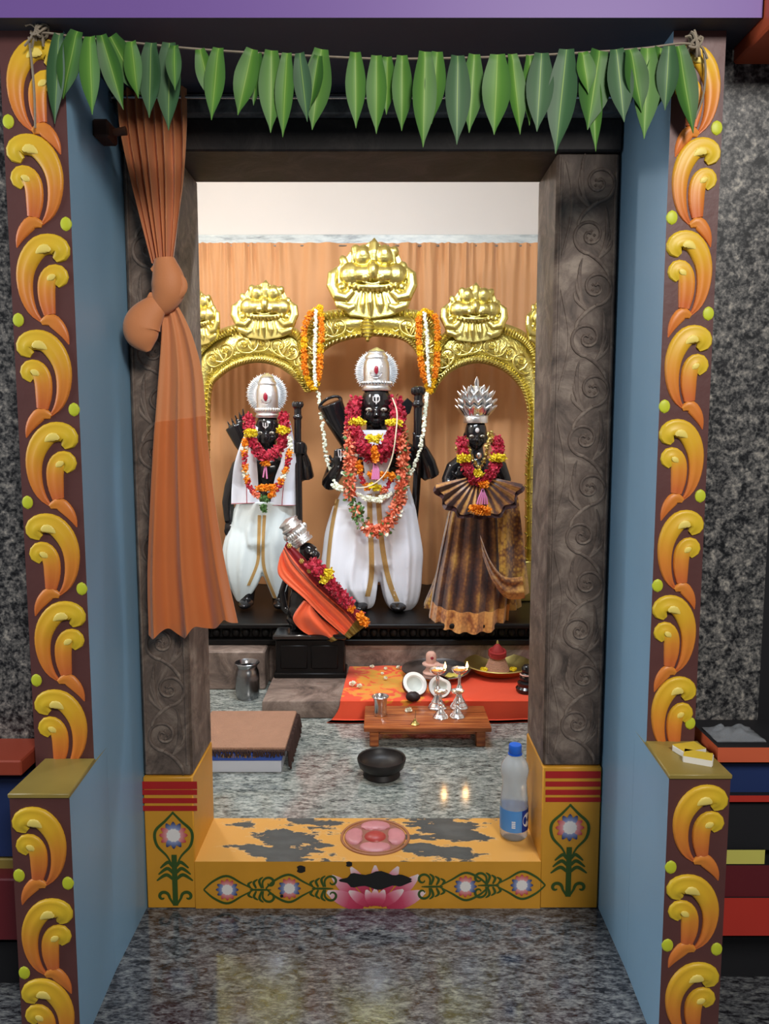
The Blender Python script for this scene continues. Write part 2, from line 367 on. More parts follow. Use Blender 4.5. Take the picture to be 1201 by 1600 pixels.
bandl(1189, 1213, 1.50, 'orange_dark'); bandl(1215, 1340, 1.56, 'deepblue'); bandl(1342, 1372, 1.56, 'olive'); bandl(1374, 1470, 1.52, 'maroon')
MB().box(-2.6, -.74, 1.58, 1.617, 0, zz(1472, 1.58)).build('board', M['black_void'], dadl, False)

# ---------------------------------------------------------------- pilasters with carved scrolls
def zc(pts): return [(((x/4.57)-8)/100, ((y/4.57)-40)/160, w/457.) for x, y, w in pts]
LARGE = cr(zc([(165,378,50),(122,335,125),(128,285,140),(190,258,148),(270,275,152),(338,350,150),(380,450,134),(392,560,116),(378,680,94),(338,785,62),(272,865,12)]), 26)
SMALL = cr(zc([(160,575,50),(125,525,104),(140,478,112),(190,480,122),(224,530,132),(238,600,130),(236,700,120),(222,800,88)]), 18)
TAIL = cr(zc([(285,862,40),(218,838,96),(158,892,92),(115,962,56),(92,1030,8)]), 12)
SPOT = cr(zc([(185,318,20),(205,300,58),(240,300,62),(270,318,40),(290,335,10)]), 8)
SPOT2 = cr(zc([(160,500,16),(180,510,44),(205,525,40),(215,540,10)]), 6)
def scroll_set(w, pitch, mirror):
    asp = pitch*1.0; out = []
    def to(u, v, hh):
        uu = (1-u) if mirror else u
        return Vector((uu*w, -hh, -v*pitch))
    # paths live in width units; keep widths true by scaling v
    def sq(path): return [(u*w, v*pitch, ww*(.35*w+.65*.124)) for u, v, ww in path]
    def to2(u, v, hh): return Vector(((w-u) if mirror else u, -hh, -v))
    for nm, path, mt, h, gr in (('large_leaf', LARGE, 'scroll', .0105, .35), ('small_leaf', SMALL, 'scroll', .0085, .35), ('tail_leaf', TAIL, 'scroll_tail', .007, .2)):
        b = MB(); b.relief(sq(path), h, to2, 10, 0, gr); out.append((nm, b.mesh(nm, M[mt])))
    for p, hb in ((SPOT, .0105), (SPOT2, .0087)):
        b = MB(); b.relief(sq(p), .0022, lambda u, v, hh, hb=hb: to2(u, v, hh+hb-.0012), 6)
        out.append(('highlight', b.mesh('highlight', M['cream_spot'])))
    d = MB(); n = 14
    d.relief([(.0, -.0135+.027*k/10, .023*math.sqrt(max(.02, 1-((k-5)/5.)**2))) for k in range(11)], .004, lambda u, v, hh: Vector((u, -hh, v)), 6)
    return out, d.mesh('lime_dot', M['lime'])
def pilaster(side, label, xo, xi, zled, plx0, plx1, tops, ptops, dots, pdots, first_mirror, pmirror):
    x0, x1 = min(xo, xi), max(xo, xi); w = x1-x0
    t = thing('scroll_pilaster', label, 'pilaster', ((x0+x1)/2, YP, 0))
    inner = 3 if side < 0 else 5
    mm = [0]*6; mm[inner] = 1
    sh = MB().box(x0, x1, YP, 1.62, zled-.02, zz(48, YP), mm).build('shaft', [M['brown'], M['blue']], t, False)
    mp = [0]*6; mp[inner] = 1; mp[1] = 2
    b0, b1 = (plx0, xi) if side < 0 else (xi, plx1); tt = (YP-1.391)/(1.6195-1.391); c0 = plx0+(b0-plx0)*tt; c1 = plx1+(b1-plx1)*tt
    pl = MB().hexa([(plx0,1.391,0),(plx1,1.391,0),(b1,1.6195,0),(b0,1.6195,0),(plx0,1.391,zled),(plx1,1.391,zled),(b1,1.6195,zled),(b0,1.6195,zled)], mp).build('plinth', [M['brown'], M['blue'], M['olive']], t, False)
    MB().hexa([(plx0-.002,1.387,zled-.002),(plx1+.002,1.387,zled-.002),(c1,YP-.0005,zled-.002),(c0,YP-.0005,zled-.002),(plx0-.002,1.387,zled+.008),(plx1+.002,1.387,zled+.008),(c1,YP-.0005,zled+.008),(c0,YP-.0005,zled+.008)], 0, .002).build('ledge', M['olive'], t, True)
    pitch = (zz(tops[0], YP)-zz(tops[-1], YP))/(len(tops)-1)
    sets = {}
    for mir in (False, True): sets[mir] = scroll_set(w, pitch, mir)
    for i, ty in enumerate(tops):
        mir = bool((i+first_mirror) % 2)
        last = i == len(tops)-1
        for nm, me in sets[mir][0]:
            if last and nm == 'tail_leaf': continue
            place(nm, me, t, (x0, YP+.0008, zz(ty, YP)))
    pw = plx1-plx0; pp = pitch*.93; psets = {mir: scroll_set(pw, pp, mir) for mir in (False, True)}
    for i, ty in enumerate(ptops):
        mir = bool((i+pmirror) % 2)
        for nm, me in psets[mir][0]: place(nm, me, t, (plx0, 1.3918, zz(ty, 1.391)))
    for (px, py) in dots:
        p = W(px, py, YP); xx = x0+.0105 if abs(p.x-x0) < abs(p.x-x1) else x1-.0105
        place('lime_dot', sets[False][1], t, (xx, YP+.0008, p.z))
    for (px, py) in pdots:
        p = W(px, py, 1.391); xx = plx0+.0105 if abs(p.x-plx0) < abs(p.x-plx1) else plx1-.0105
        place('lime_dot', sets[False][1], t, (xx, 1.3918, p.z))
    return t
pilaster(-1, 'painted pilaster of orange and yellow carved scrolls next to the knotted orange curtain', -.732, XL, .527, -.712, -.598,
         [60,210,366,516,660,803,940,1078], [1262,1405,1530], [(3,190),(108,350),(20,500),(118,640),(40,785),(132,920),(55,1063)], [(30,1368),(108,1380),(40,1520)], 1, 0)
pilaster(1, 'painted pilaster of orange and yellow carved scrolls with two matchboxes on its ledge', .648, XR, .565, .5385, .655,
         [70,215,360,508,655,797,930,1057], [1228,1368,1505], [(1115,200),(1030,340),(1110,490),(1018,635),(1095,775),(1010,915),(1090,1130)], [(1045,1355),(1045,1477),(1134,1483)], 0, 1)

# ---------------------------------------------------------------- stone door frame
XJ0, XJ1 = -.483, .398
df = thing('door_frame', 'dark carved stone door frame with a yellow painted threshold and feet', 'door frame', (-.03, YJ, 0))
def jamb(x0, x1, z0, z1, inner_x):
    b = MB(); b.box(x0, x1, YJ, YB, z1, ZL+.002, 0, .006)
    o = b.build('jamb', M['jamb'], df, True)
    f = MB().box(x0-.001, x1+.001, YJ-.004, YB+.001, z0, z1, 0, .003).build('jamb_foot', M['ochre'], df, True)
    return o, f
jl, fl = jamb(XL+.003, XJ0, 0, .352, XJ0)
jr, fr = jamb(XJ1, XR-.004, 0, .378, XJ1)
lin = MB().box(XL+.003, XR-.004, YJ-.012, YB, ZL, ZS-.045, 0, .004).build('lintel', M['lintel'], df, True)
MB().box(XL+.003, XR-.004, YJ-.035, YB, ZS-.045, ZS-.001, 0, .003).build('lintel_moulding', M['ledge_grey'], df, True)
th = MB(); th.box(XJ0, XJ1, YJ-.004, YB, 0, ZT, [0,1,0,0,0,0])
tho = th.build('threshold', [M['ochre'], M['worn']], df, False)
# carved scrollwork on the jamb faces
def spiral(r0, turns, n, w0, w1, ph=0, sgn=1):
    return [(sgn*(r0*(1-.93*k/(n-1)))*math.cos(ph+2*pi*turns*k/(n-1)), (r0*(1-.93*k/(n-1)))*math.sin(ph+2*pi*turns*k/(n-1)), w0+(w1-w0)*k/(n-1)) for k in range(n)]
def fo(u, v, hh): return Vector((u, -hh, v))
def carve(sgn):
    b = MB()
    b.relief(spiral(.042, 1.6, 34, .009, .006, -pi/2, sgn), .005, fo, 5)
    b.relief(cr([(sgn*.0, -.043, .008), (sgn*-.025, -.060, .010), (sgn*-.044, -.085, .009), (sgn*-.046, -.105, .003)], 10), .005, fo, 5)
    for k in range(4):
        a = -.4+k*.42; b.relief(cr([(sgn*(-.018-.006*k), -.055+.006*k, .008), (sgn*(-.046+.002*k), -.030+.022*k, .009), (sgn*(-.052+.006*k), -.012+.026*k, .003)], 7), .004, fo, 5)
    for k in range(5): a = k*2*pi/5; b.relief([(.010*math.cos(a)-.004, .010*math.sin(a), .002), (.010*math.cos(a), .010*math.sin(a), .009), (.010*math.cos(a)+.004, .010*math.sin(a), .002)], .004, fo, 4)
    return b.mesh('carved_scroll', M['jamb'])
cm = {1: carve(1), -1: carve(-1)}
def vine(xc, z0, z1):
    b = MB(); n = 120
    b.relief([(xc+.012*math.sin(k*.24), z0+(z1-z0)*k/(n-1), .006) for k in range(n)], .003, lambda u, v, hh: Vector((u, YJ+.0005-hh, v)), 4)
    return b
for (x0, x1, zb) in ((XL, XJ0, .36), (XJ1, XR, .39)):
    xc = (x0+x1)/2+(.012 if x0 > 0 else 0); z = zb+.10; k = 0
    while z < ZL-.05:
        place('carved_scroll', cm[1 if k % 2 else -1], df, (xc+(.012 if k % 2 else -.006), YJ+.0008, z)); z += .118; k += 1
    for xe in (x0+.012, x1-.012):
        MB().box(xe-.003, xe+.003, YJ-.003, YJ+.004, zb+.02, ZL-.01, 0, .0015).build('carved_border', M['jamb'], df, False)
    if x0 > 0: vine(x0+.026, zb+.02, ZL-.02).build('carved_vine', M['jamb'], df)

# ---- painted ornament on the door frame (flat paint, a hair proud of the stone)
YF = YJ-.0052
class Paint:
    def __init__(s): s.b = MB(); s.k = 0
    def stroke(s, pts, w, m=0, n=24, taper=True):
        P = cr(pts, n); k = len(P); vs = []; uvs = []; s.k += 1; yy = YF-.0001-.000035*s.k
        for j in range(k):
            a = P[max(j-1, 0)]; c = P[min(j+1, k-1)]; tx, tz = c[0]-a[0], c[1]-a[1]; L = math.hypot(tx, tz) or 1
            ww = w*(.35+.65*math.sin(pi*min(1, .12+.88*j/(k-1)))) if taper else w
            for e in (-.5, .5): vs.append((P[j][0]-tz/L*e*ww, yy, P[j][1]+tx/L*e*ww)); uvs.append((j/(k-1), e+.5))
        s.b.add(vs, [(2*j, 2*j+1, 2*j+3, 2*j+2) for j in range(k-1)], m, uvs)
    def petal(s, c, ang, r0, r1, w, m=0, dy=0):
        vs = []; uvs = []; k = 7
        for j in range(k):
            t = j/(k-1); r = r0+(r1-r0)*t; ww = w*math.sin(pi*min(.97, .12+.86*t))**.7
            for e in (-.5, .5): vs.append((c[0]+r*math.cos(ang)-math.sin(ang)*e*ww, YF-dy, c[1]+r*math.sin(ang)+math.cos(ang)*e*ww)); uvs.append((t, e+.5))
        s.b.add(vs, [(2*j, 2*j+1, 2*j+3, 2*j+2) for j in range(k-1)], m, uvs)
    def poly(s, pts, m=0, dy=0):
        s.b.add([(p[0], YF-dy, p[1]) for p in pts], [tuple(range(len(pts)))], m)
    def build(s, nm, mats, par, th=.0004):
        # give the coat of paint its thickness
        v = [p.copy() for p in s.b.v]; n = len(v)
        o = s.b.build(nm, mats, par, False, fix=False); return o
def pt(px, py): p = W(px, py, YJ-.005); return (p.x, p.z)
PM = [M['green_paint'], M['petal_red'], M['petal_blue'], M['white_paint']]
def flower(p, c, r, a0=0, red_dirs=(0, 2)):
    n = 12
    for k in range(n):
        a = a0+2*pi*k/n; q = int(((a-a0+pi/4) % (2*pi))//(pi/2))
        p.petal(c, a, r*.30, r, r*.40, 1 if q in red_dirs else 2, .0002+.00004*k)
    p.poly([(c[0]+r*.45*(1+.12*(k % 2))*math.cos(2*pi*k/24), c[1]+r*.45*(1+.12*(k % 2))*math.sin(2*pi*k/24)) for k in range(24)], 3, .0009)
def hflower(px, py, dirn):           # flower in a pointed green leaf, lying, with its sprays towards dirn
    p = Paint(); c = pt(px, py); r = .0290; e = .047
    flower(p, c, r, pi/2, (0, 2))
    for s in (1, -1):
        p.stroke([(c[0]-dirn*.060, c[1]), (c[0]-dirn*.035, c[1]+s*.023), (c[0], c[1]+s*.037), (c[0]+dirn*.036, c[1]+s*.018), (c[0]+dirn*.070, c[1]-s*.001)], .0062)
        for k in range(4):
            x = c[0]+dirn*(.060+.014*k); h = .018+.006*k
            if k < 3: p.stroke([(x, c[1]+s*.004), (x-dirn*.006, c[1]+s*h*.8), (x+dirn*.004, c[1]+s*(h+.004))], .0066, n=12)
            else:
                ang = [k2*.55 for k2 in range(12)]
                p.stroke([(x-dirn*.010, c[1]+s*.004)]+[(x+dirn*(.006-(.018-.0013*i)*math.cos(a)), c[1]+s*(.018+(.018-.0013*i)*math.sin(a))) for i, a in enumerate(ang)], .0066, n=30)
    p.stroke([(c[0]+dirn*.058, c[1]), (c[0]+dirn*.112, c[1]-.0005)], .0058, n=6)
    p.build('painted_flower', PM, df)
hflower(355, 1390, 1); hflower(452, 1388, 1); hflower(727, 1385, -1); hflower(815, 1383, -1)
def vflower(px, py, zb):             # upright flower in a teardrop with a stem of curls
    p = Paint(); c = pt(px, py); r = .036
    flower(p, c, r, 0, (0, 2))
    zt = c[1]+.062
    for s in (1, -1):
        p.stroke([(c[0]-s*.002, zt), (c[0]+s*.020, zt-.024), (c[0]+s*.046, c[1]+.010), (c[0]+s*.043, c[1]-.026), (c[0]+s*.018, c[1]-.056), (c[0]+s*.004, c[1]-.085)], .0075, n=30)
        for k in range(4):
            z = c[1]-.072-.017*k; L = .026+.005*k
            if k < 3: p.stroke([(c[0]+s*.005, z-.012), (c[0]+s*(L*.6), z), (c[0]+s*(L+.010), z-.016)], .0092, n=14)
            else:
                ang = [k2*.55 for k2 in range(11)]
                p.stroke([(c[0]+s*.004, zb+.005), (c[0]+s*.014, zb+.022)]+[(c[0]+s*(.031-(.016-.0013*i)*math.cos(a)), zb+.026+(.016-.0013*i)*math.sin(a)) for i, a in enumerate(ang)], .0085, n=34)
    p.stroke([(c[0], zb+.002), (c[0], c[1]-.052)], .0135, n=6, taper=False)
    p.build('painted_flower', PM, df)
vflower(271, 1305, pt(271, 1416)[1]); vflower(890, 1293, pt(890, 1402)[1])
def stripes(x0, x1, ys):
    p = Paint()
    for (a, b) in ys:
        q0 = pt(x0, a); q1 = pt(x1, b); p.poly([q0, (q0[0], q1[1]), q1, (q1[0], q0[1])], 0)
    p.build('painted_stripes', [M['red_paint']], df)
stripes(222, 308, [(1221,1233),(1234,1242),(1247,1255),(1259,1267)])
stripes(852, 938, [(1205,1216),(1221,1229),(1234,1242),(1246,1253)])
# lotus
p = Paint(); lc = pt(586, 1415)
def lpetal(tip, base, w, dy):
    a = math.atan2(tip[1]-base[1], tip[0]-base[0]); p.petal(base, a, 0, math.hypot(tip[0]-base[0], tip[1]-base[1]), w, 0, dy)
for (tx, ty, bx, by, w, dy) in ((548,1355,575,1398,.030,0),(622,1354,598,1398,.030,0),(586,1352,586,1395,.026,0),(518,1368,565,1408,.034,.0002),(654,1367,607,1408,.034,.0002),
                            (511,1393,568,1417,.042,.0004),(664,1393,604,1417,.042,.0004),(545,1392,578,1414,.030,.0006),(630,1390,594,1414,.030,.0006),(572,1390,583,1415,.024,.0008),(600,1390,590,1415,.024,.0008),(586,1388,586,1415,.024,.0009)):
    lpetal(pt(tx, ty), pt(bx, by), w, dy)
p.build('painted_lotus', [M['pink_paint']], df)
p = Paint()
pts = []
for k in range(40):
    a = 2*pi*k/40; q = pt(587+(54+4*math.sin(k*7.3))*math.cos(a), 1377-(12+3*math.sin(k*5.1))*math.sin(a)-2); pts.append(q)
p.poly(pts, 0, .0013)
for (px, py, rx) in ((470,1358,7),(440,1400,3),(545,1350,5)):
    p.poly([(pt(px, py)[0]+rx*.0016*(1+.3*math.sin(k*2.2))*math.cos(2*pi*k/10), pt(px, py)[1]+rx*.0015*math.sin(2*pi*k/10)) for k in range(10)], 0, .0002)
p.build('soot_stain', [M['soot']], df)
# carved rosette on top of the threshold
rc = G(586, 1308, ZT)
def top(u, v, hh): return Vector((rc.x+u, rc.y+v, ZT-.0005+hh))
EX, EY = .090, .088
b = MB(); b.relief([(EX*math.cos(2*pi*k/48), EY*math.sin(2*pi*k/48), .008) for k in range(49)], .005, top, 5)
b.relief([(.89*EX*math.cos(2*pi*k/48), .89*EY*math.sin(2*pi*k/48), .006) for k in range(49)], .004, top, 5); b.build('rosette_rim', M['rosette_rim'], df)
b = MB(); b.add([top(0, 0, .0022)]+[top(.86*EX*math.cos(2*pi*k/40), .86*EY*math.sin(2*pi*k/40), .0016) for k in range(40)], [(0, 1+k, 1+(k+1) % 40) for k in range(40)]); b.build('rosette_ground', M['rosette_ground'], df)
for k in range(4):
    a = k*pi/2
    b = MB(); b.relief(cr([(.60*EX*math.cos(a+t)*(1+.10*math.cos(t*3)), .60*EY*math.sin(a+t)*(1+.10*math.cos(t*3)), w) for t, w in ((-.68,.018),(-.5,.040),(-.2,.046),(.2,.046),(.5,.040),(.68,.018))], 14), .010, top, 8)
    b.build('rosette_petal', M['rosette_pink'], df)
MB().blob((rc.x, rc.y, ZT-.002), (.031, .029, .014), 18, 8).build('rosette_boss', M['rosette_red'], df)

# ================================================================ things in the doorway
M['leaf'] = []
for i, (a, b_, c) in enumerate(((S(84,128,50), S(56,100,36), S(44,82,34)), (S(98,140,54), S(74,120,42), S(58,100,38)), (S(78,112,72), S(54,90,54), S(44,76,46)))):
    m = mat('mango_leaf_green', b_, .48, spec=.3); nt = m.node_tree; b = nt.nodes['Principled BSDF']; tc = nt.nodes.new('ShaderNodeTexCoord'); sp = nt.nodes.new('ShaderNodeSeparateXYZ')
    nt.links.new(tc.outputs['UV'], sp.inputs[0])
    s1 = nt.nodes.new('ShaderNodeMath'); s1.operation = 'SUBTRACT'; s1.inputs[1].default_value = .5; nt.links.new(sp.outputs[0], s1.inputs[0])
    s2 = nt.nodes.new('ShaderNodeMath'); s2.operation = 'ABSOLUTE'; nt.links.new(s1.outputs[0], s2.inputs[0])
    rp = ramp(nt, [(.0, S(150,176,92)), (.025, a), (.2, b_), (.5, c)]); nt.links.new(s2.outputs[0], rp.inputs[0]); nt.links.new(rp.outputs[0], b.inputs['Base Color'])
    M['leaf'].append(m)
M['twine'] = mat('grey_twine', S(140,128,112), .85, vary=.2, vscale=90)
def leaf_mesh(k, curl, twist):
    b = MB(); prof = [.50, .60, .74, .86, .95, 1.0, .98, .92, .80, .62, .40, .17, .02]
    def f(u, v):
        w = prof[min(int(v*12), 11)]*(1-(v*12-int(v*12)))+prof[min(int(v*12)+1, 12)]*(v*12-int(v*12)) if v < 1 else .02
        x = (u-.5)*w; a = twist*v
        y = abs(x)*-.42*(1-.3*v)+curl*v*v*.12 - .02*math.sin(v*9+k)
        if v < .08: y += .10*(.08-v)/.08
        return Vector((x*math.cos(a)-y*.4*math.sin(a), y*.55, -v))
    b.grid(f, 9, 25, 0)
    b.grid(lambda u, v: f(u, v)+Vector((0, .012, 0)), 9, 25, 0, flip=True)
    return b
garl = thing('mango_leaf_garland', 'string of hanging green mango leaves tied across the top of the doorway', 'garland', tuple(W(585, 85, 1.515)))
spts = [(38,72),(62,52),(120,58),(200,66),(300,76),(420,84),(520,89),(600,92),(700,91),(800,88),(900,83),(1000,76),(1064,68),(1092,72)]
YG = 1.522
sp3 = [W(x, y, YG) for x, y in spts]
MB().tube([Vector(p) for p in cr(sp3, 90)], .0022, 6).build('string', M['twine'], garl)
for kx, ky, ends in ((62, 50, [(40,40),(75,33),(50,75)]), (1085, 70, [(1105,92),(1098,60),(1070,58)])):
    b = MB(); c = W(kx, ky, YG+.005)
    for k in range(5):
        d = Vector((RU(-1, 1), 0, RU(-1, 1))).normalized(); b.tube([c+d*.016*math.cos(a)+Vector((0, -.010*math.sin(a), .009*math.sin(a*1.5+k))) for a in [2*pi*q/14 for q in range(14)]], .0026, 5, closed=True)
    for ex, ey in ends:
        e = W(ex, ey, YG+.006); b.tube([Vector(q) for q in cr([c, (c+e)/2+Vector((0, -.004, .006)), e], 8)], .0022, 5)
    b.build('knot', M['twine'], garl)
MB().tube([Vector(q) for q in cr([W(45,58,YG+.004), W(50,100,YG+.008), W(54,150,YG+.008), W(55,200,YG+.010)], 20)], .0022, 5).build('loose_end', M['twine'], garl)
MB().tube([Vector(q) for q in cr([W(1098,75,YG+.004), W(1102,110,YG+.008), W(1098,150,YG+.008), W(1086,185,YG+.010)], 20)], .0022, 5).build('loose_end', M['twine'], garl)
LV = [(92,55,76,188,28,2),(120,52,92,150,34,0),(140,60,145,180,30,1),(158,58,192,170,26,0),(172,60,222,150,36,0),(236,70,231,182,30,2),(205,68,214,152,26,1),(272,74,274,142,22,0),(264,70,262,202,34,2),
      (312,80,332,160,24,1),(341,78,329,186,28,1),(394,80,371,178,30,1),(402,85,396,165,22,0),(424,82,423,207,33,1),(448,86,440,212,25,1),(468,86,478,188,24,2),(502,80,488,202,36,1),(497,90,484,170,22,0),
      (555,85,556,202,27,1),(588,90,588,207,27,1),(605,92,603,177,23,1),(628,90,628,202,27,1),(683,84,674,192,28,1),(664,84,663,228,33,1),(741,88,733,207,30,1),(715,90,713,227,34,2),(800,88,817,206,26,1),
      (777,88,772,208,38,1),(828,90,827,196,22,1),(846,86,838,207,36,2),(885,80,868,240,38,2),(910,85,920,145,26,1),(926,110,930,238,20,1),(937,82,917,204,46,0),(963,80,974,192,34,2),(985,80,1006,172,34,0),
      (1033,78,1012,190,36,0),(1012,78,1006,217,36,1),(1060,75,1086,206,34,0),(1045,75,1040,170,28,2)]
lmesh = []
for k in range(5):
    for mi in range(3): lmesh.append(leaf_mesh(k, (.3, -.5, .8, -.2, .1)[k], (.25, -.3, .1, -.15, .4)[k]).mesh('leaf', M['leaf'][mi]))
for i, (x0, y0, x1, y1, w, mi) in enumerate(LV):
    y0 = y0-4
    yy = YG-.004-.006*(i % 4); p0 = W(x0, y0, yy); p1 = W(x1, y1, yy); d = p1-p0; L = d.length; ang = math.atan2(d.x, -d.z)
    place('leaf', lmesh[(i*7 % 5)*3+mi], garl, p0, (RU(-.03, .08), -ang, RU(-.25, .25)), (w*1.14*MPP(YG), .05, L))

# ---- orange curtain, knotted and hanging down the door frame
M['drape'] = mat('orange_brown_cloth', S(212,134,84), .62, vary=.06, vscale=5, bump=.06, bscale=260, sheen=.3)
M['satin'] = mat('orange_satin', S(206,116,62), .36, vary=.10, vscale=7, sheen=.3)
YC = 1.795
dc = thing('door_curtain', 'orange curtain knotted halfway and hanging down the dark stone jamb', 'curtain', tuple(W(262, 990, YC)))
UL = [(183,135),(190,200),(205,270),(222,340),(241,414)]; UR = [(291,135),(293,200),(290,280),(282,350),(273,414)]
ULs, URs = cr(UL, 41), cr(UR, 41)
def updr(u, v):
    j = min(int(v*40), 40); a, c = ULs[j], URs[j]; x = a[0]+(c[0]-a[0])*u; y = a[1]+(c[1]-a[1])*u
    p = W(x, y, YC); amp = .011*(1-.35*v); f = math.sin(2*pi*(7.3*u+.4*math.sin(2.2*u+v*1.5)))
    p.y += -amp*f-.006*math.sin(2*pi*(3.1*u)+1)-.012*v; return p
MB().sheet(updr, 100, 41, .002).build('upper_drape', M['drape'], dc)
b = MB()
b.tube([W(x, y, YC-.025) for x, y in cr([(257,404),(259,418),(263,438),(262,456),(254,474),(247,484)], 22)], [r*MPP(YC) for r, in cr([(15,),(20,),(25,),(25,),(19,),(12,)], 22)], 20, flat=(1, .8))
b.build('knot', M['drape'], dc)
b = MB()
b.tube([W(x, y, YC-.034) for x, y in cr([(232,462),(246,468),(266,464),(284,452),(283,436),(268,424)], 24)], [r*MPP(YC) for r, in cr([(6,),(10,),(10,),(8,),(6,),(3,)], 24)], 12, flat=(1, .55))
b.tube([W(x, y, YC-.034) for x, y in cr([(238,424),(252,415),(268,420),(280,436)], 16)], [r*MPP(YC) for r, in cr([(5,),(8,),(7,),(3,)], 16)], 10, flat=(1, .6)); b.build('wrap', M['drape'], dc)
b = MB()
b.tube([W(x, y, YC-.03) for x, y in cr([(252,470),(240,482),(226,500),(221,516),(226,534),(232,549)], 26)], [r*MPP(YC) for r, in cr([(13,),(20,),(27,),(28,),(21,),(4,)], 26)], 20, flat=(1, .62))
lo = b.build('loop', M['drape'], dc)
TL = [(256,470),(256,505),(254,540),(249,600),(241,700),(235,800),(231,900),(233,985)]; TR = [(275,470),(292,500),(306,535),(319,590),(327,690),(339,790),(354,880),(373,968)]
TLs, TRs = cr(TL, 81), cr(TR, 81)
def tail(u, v):
    t = v*80; j = min(int(t), 79); f = t-j; L = [TLs[j][k]*(1-f)+TLs[j+1][k]*f for k in (0, 1)]; Rr = [TRs[j][k]*(1-f)+TRs[j+1][k]*f for k in (0, 1)]
    x = L[0]+(Rr[0]-L[0])*u; y = L[1]+(Rr[1]-L[1])*u
    y += v**6*(18*math.sin(pi*u)*(1-u)+7*math.sin(2*pi*3.1*u+.6))
    p = W(x, y, YC); a = .0025+.019*v*v
    p.y += -a*math.sin(2*pi*(2.55*u+.05*math.sin(v*6))+.4)-.005*v*v*math.sin(2*pi*6.3*u+v*3)-.018+.010*v
    p.x += .004*v*math.sin(2*pi*(2.55*u)+1.6)
    return p
MB().sheet(lambda u, v: tail(u, v*.52), 70, 40, .002).build('tail', M['drape'], dc)
MB().sheet(lambda u, v: tail(u, .517+v*.483)-Vector((0, .0015, 0)), 70, 40, .002).build('satin_border', M['satin'], dc)
# the curtain rod
M['steel'] = mat('steel', (.62, .62, .63, 1), .22, 1); M['dark_steel'] = mat('dark_steel', (.30, .30, .31, 1), .25, 1)
zr = W(600, 152, 1.792).z
rod = thing('curtain_rod', 'thin shiny steel curtain rod under the lintel moulding', 'curtain rod', (-.03, 1.792, zr))
MB().tube([(XL+.001, 1.792, zr), (XR-.001, 1.792, zr)], .0042, 10, up=(0, 0, 1)).build('rod', M['steel'], rod)
for sx in (XL+.004, XR-.004): MB().tube([(sx-.003, 1.792, zr), (sx+.003, 1.792, zr)], .011, 14, up=(0, 0, 1)).build('end_socket', M['dark_steel'], rod)

zp = W(158, 206, 1.70).z
wp = thing('curtain_peg', 'dark brown wooden peg block high on the blue reveal behind the curtain', 'peg', (XL, 1.70, zp))
MB().box(XL+.0005, XL+.034, 1.675, 1.735, zp-.018, zp+.018, 0, .004).build('block', mat('dark_brown_wood', S(70,40,28), .6, vary=.2, vscale=30), wp, False); MB().tube([(XL+.034, 1.705, zp), (XL+.062, 1.705, zp+.004)], [.007, .009], 10, up=(0, 0, 1)).build('peg', mat('peg_wood', S(84,50,34), .55), wp)
# ---- bottle of water on the threshold
def clear(name, col, rough, ior):
    return mat(name, col, rough, trans=1, ior=ior)
M['bottle'] = mat('clear_plastic_and_water', S(240,246,252), .22, trans=.72, ior=1.16, spec=.6)
M['cap'] = mat('blue_cap_plastic', S(36,104,214), .4)
M['label'] = mat('blue_label_film', S(84,150,222), .35); M['label_dark'] = mat('dark_blue_label_film', S(30,60,150), .35); M['label_white'] = mat('white_label_print', S(236,240,246), .4)
bc = G(802, 1307, ZT); hb = W(802, 1163, bc.y).z-ZT; rb = 21.8*(bc.y*.994+.11)/F
bt = thing('water_bottle', 'clear plastic water bottle with blue cap and blue label on the threshold', 'bottle', tuple(bc))
prof = [(0,0),(.62,.0),(.86,.012),(.97,.035),(1.0,.06),(1.0,.36),(.97,.40),(.985,.43),(.93,.47),(.90,.52),(.865,.58),(.87,.62),(.93,.67),(.99,.71),(1.0,.745),(.95,.785),(.80,.83),(.62,.865),(.48,.89),(.40,.905),(.39,.925),(.36,.925),(.36,.915),(0,.912)]
MB().lathe([(r*rb, z*hb) for r, z in prof], bc, 36).build('bottle_body', M['bottle'], bt)
MB().lathe([(0,.908*hb),(.43*rb,.908*hb),(.46*rb,.915*hb),(.46*rb,.985*hb),(.42*rb,hb),(0,hb)], bc, 28).build('cap', M['cap'], bt)
MB().lathe([(.50*rb,.898*hb),(.505*rb,.902*hb),(.50*rb,.906*hb),(.40*rb,.907*hb)], bc, 28).build('neck_ring', M['cap'], bt)
def wrap(a, z, r=1.012): return bc+Vector((math.sin(a)*rb*r, -math.cos(a)*rb*r, z*hb))
def lab(a0, a1, z0, z1, r, nm, m, par):
    b = MB(); b.grid(lambda u, v: wrap(a0+(a1-a0)*u, z0+(z1-z0)*v, r), 30, 2); b.grid(lambda u, v: wrap(a0+(a1-a0)*u, z0+(z1-z0)*v, r-.008), 30, 2, flip=True); return b.build(nm, m, par)
lb = lab(-pi, pi, .115, .345, 1.012, 'label', M['label'], bt)
lab(.42, 1.9, .115, .345, 1.020, 'label_panel', M['label_dark'], lb)
b = MB(); vs = [wrap(.92, .235, 1.028)]+[wrap(.92+.44*math.cos(2*pi*k/28), .235+.075*math.sin(2*pi*k/28), 1.028) for k in range(28)]
b.add(vs, [(0, 1+k, 1+(k+1) % 28) for k in range(28)]); b.build('label_disc', M['label_white'], lb)
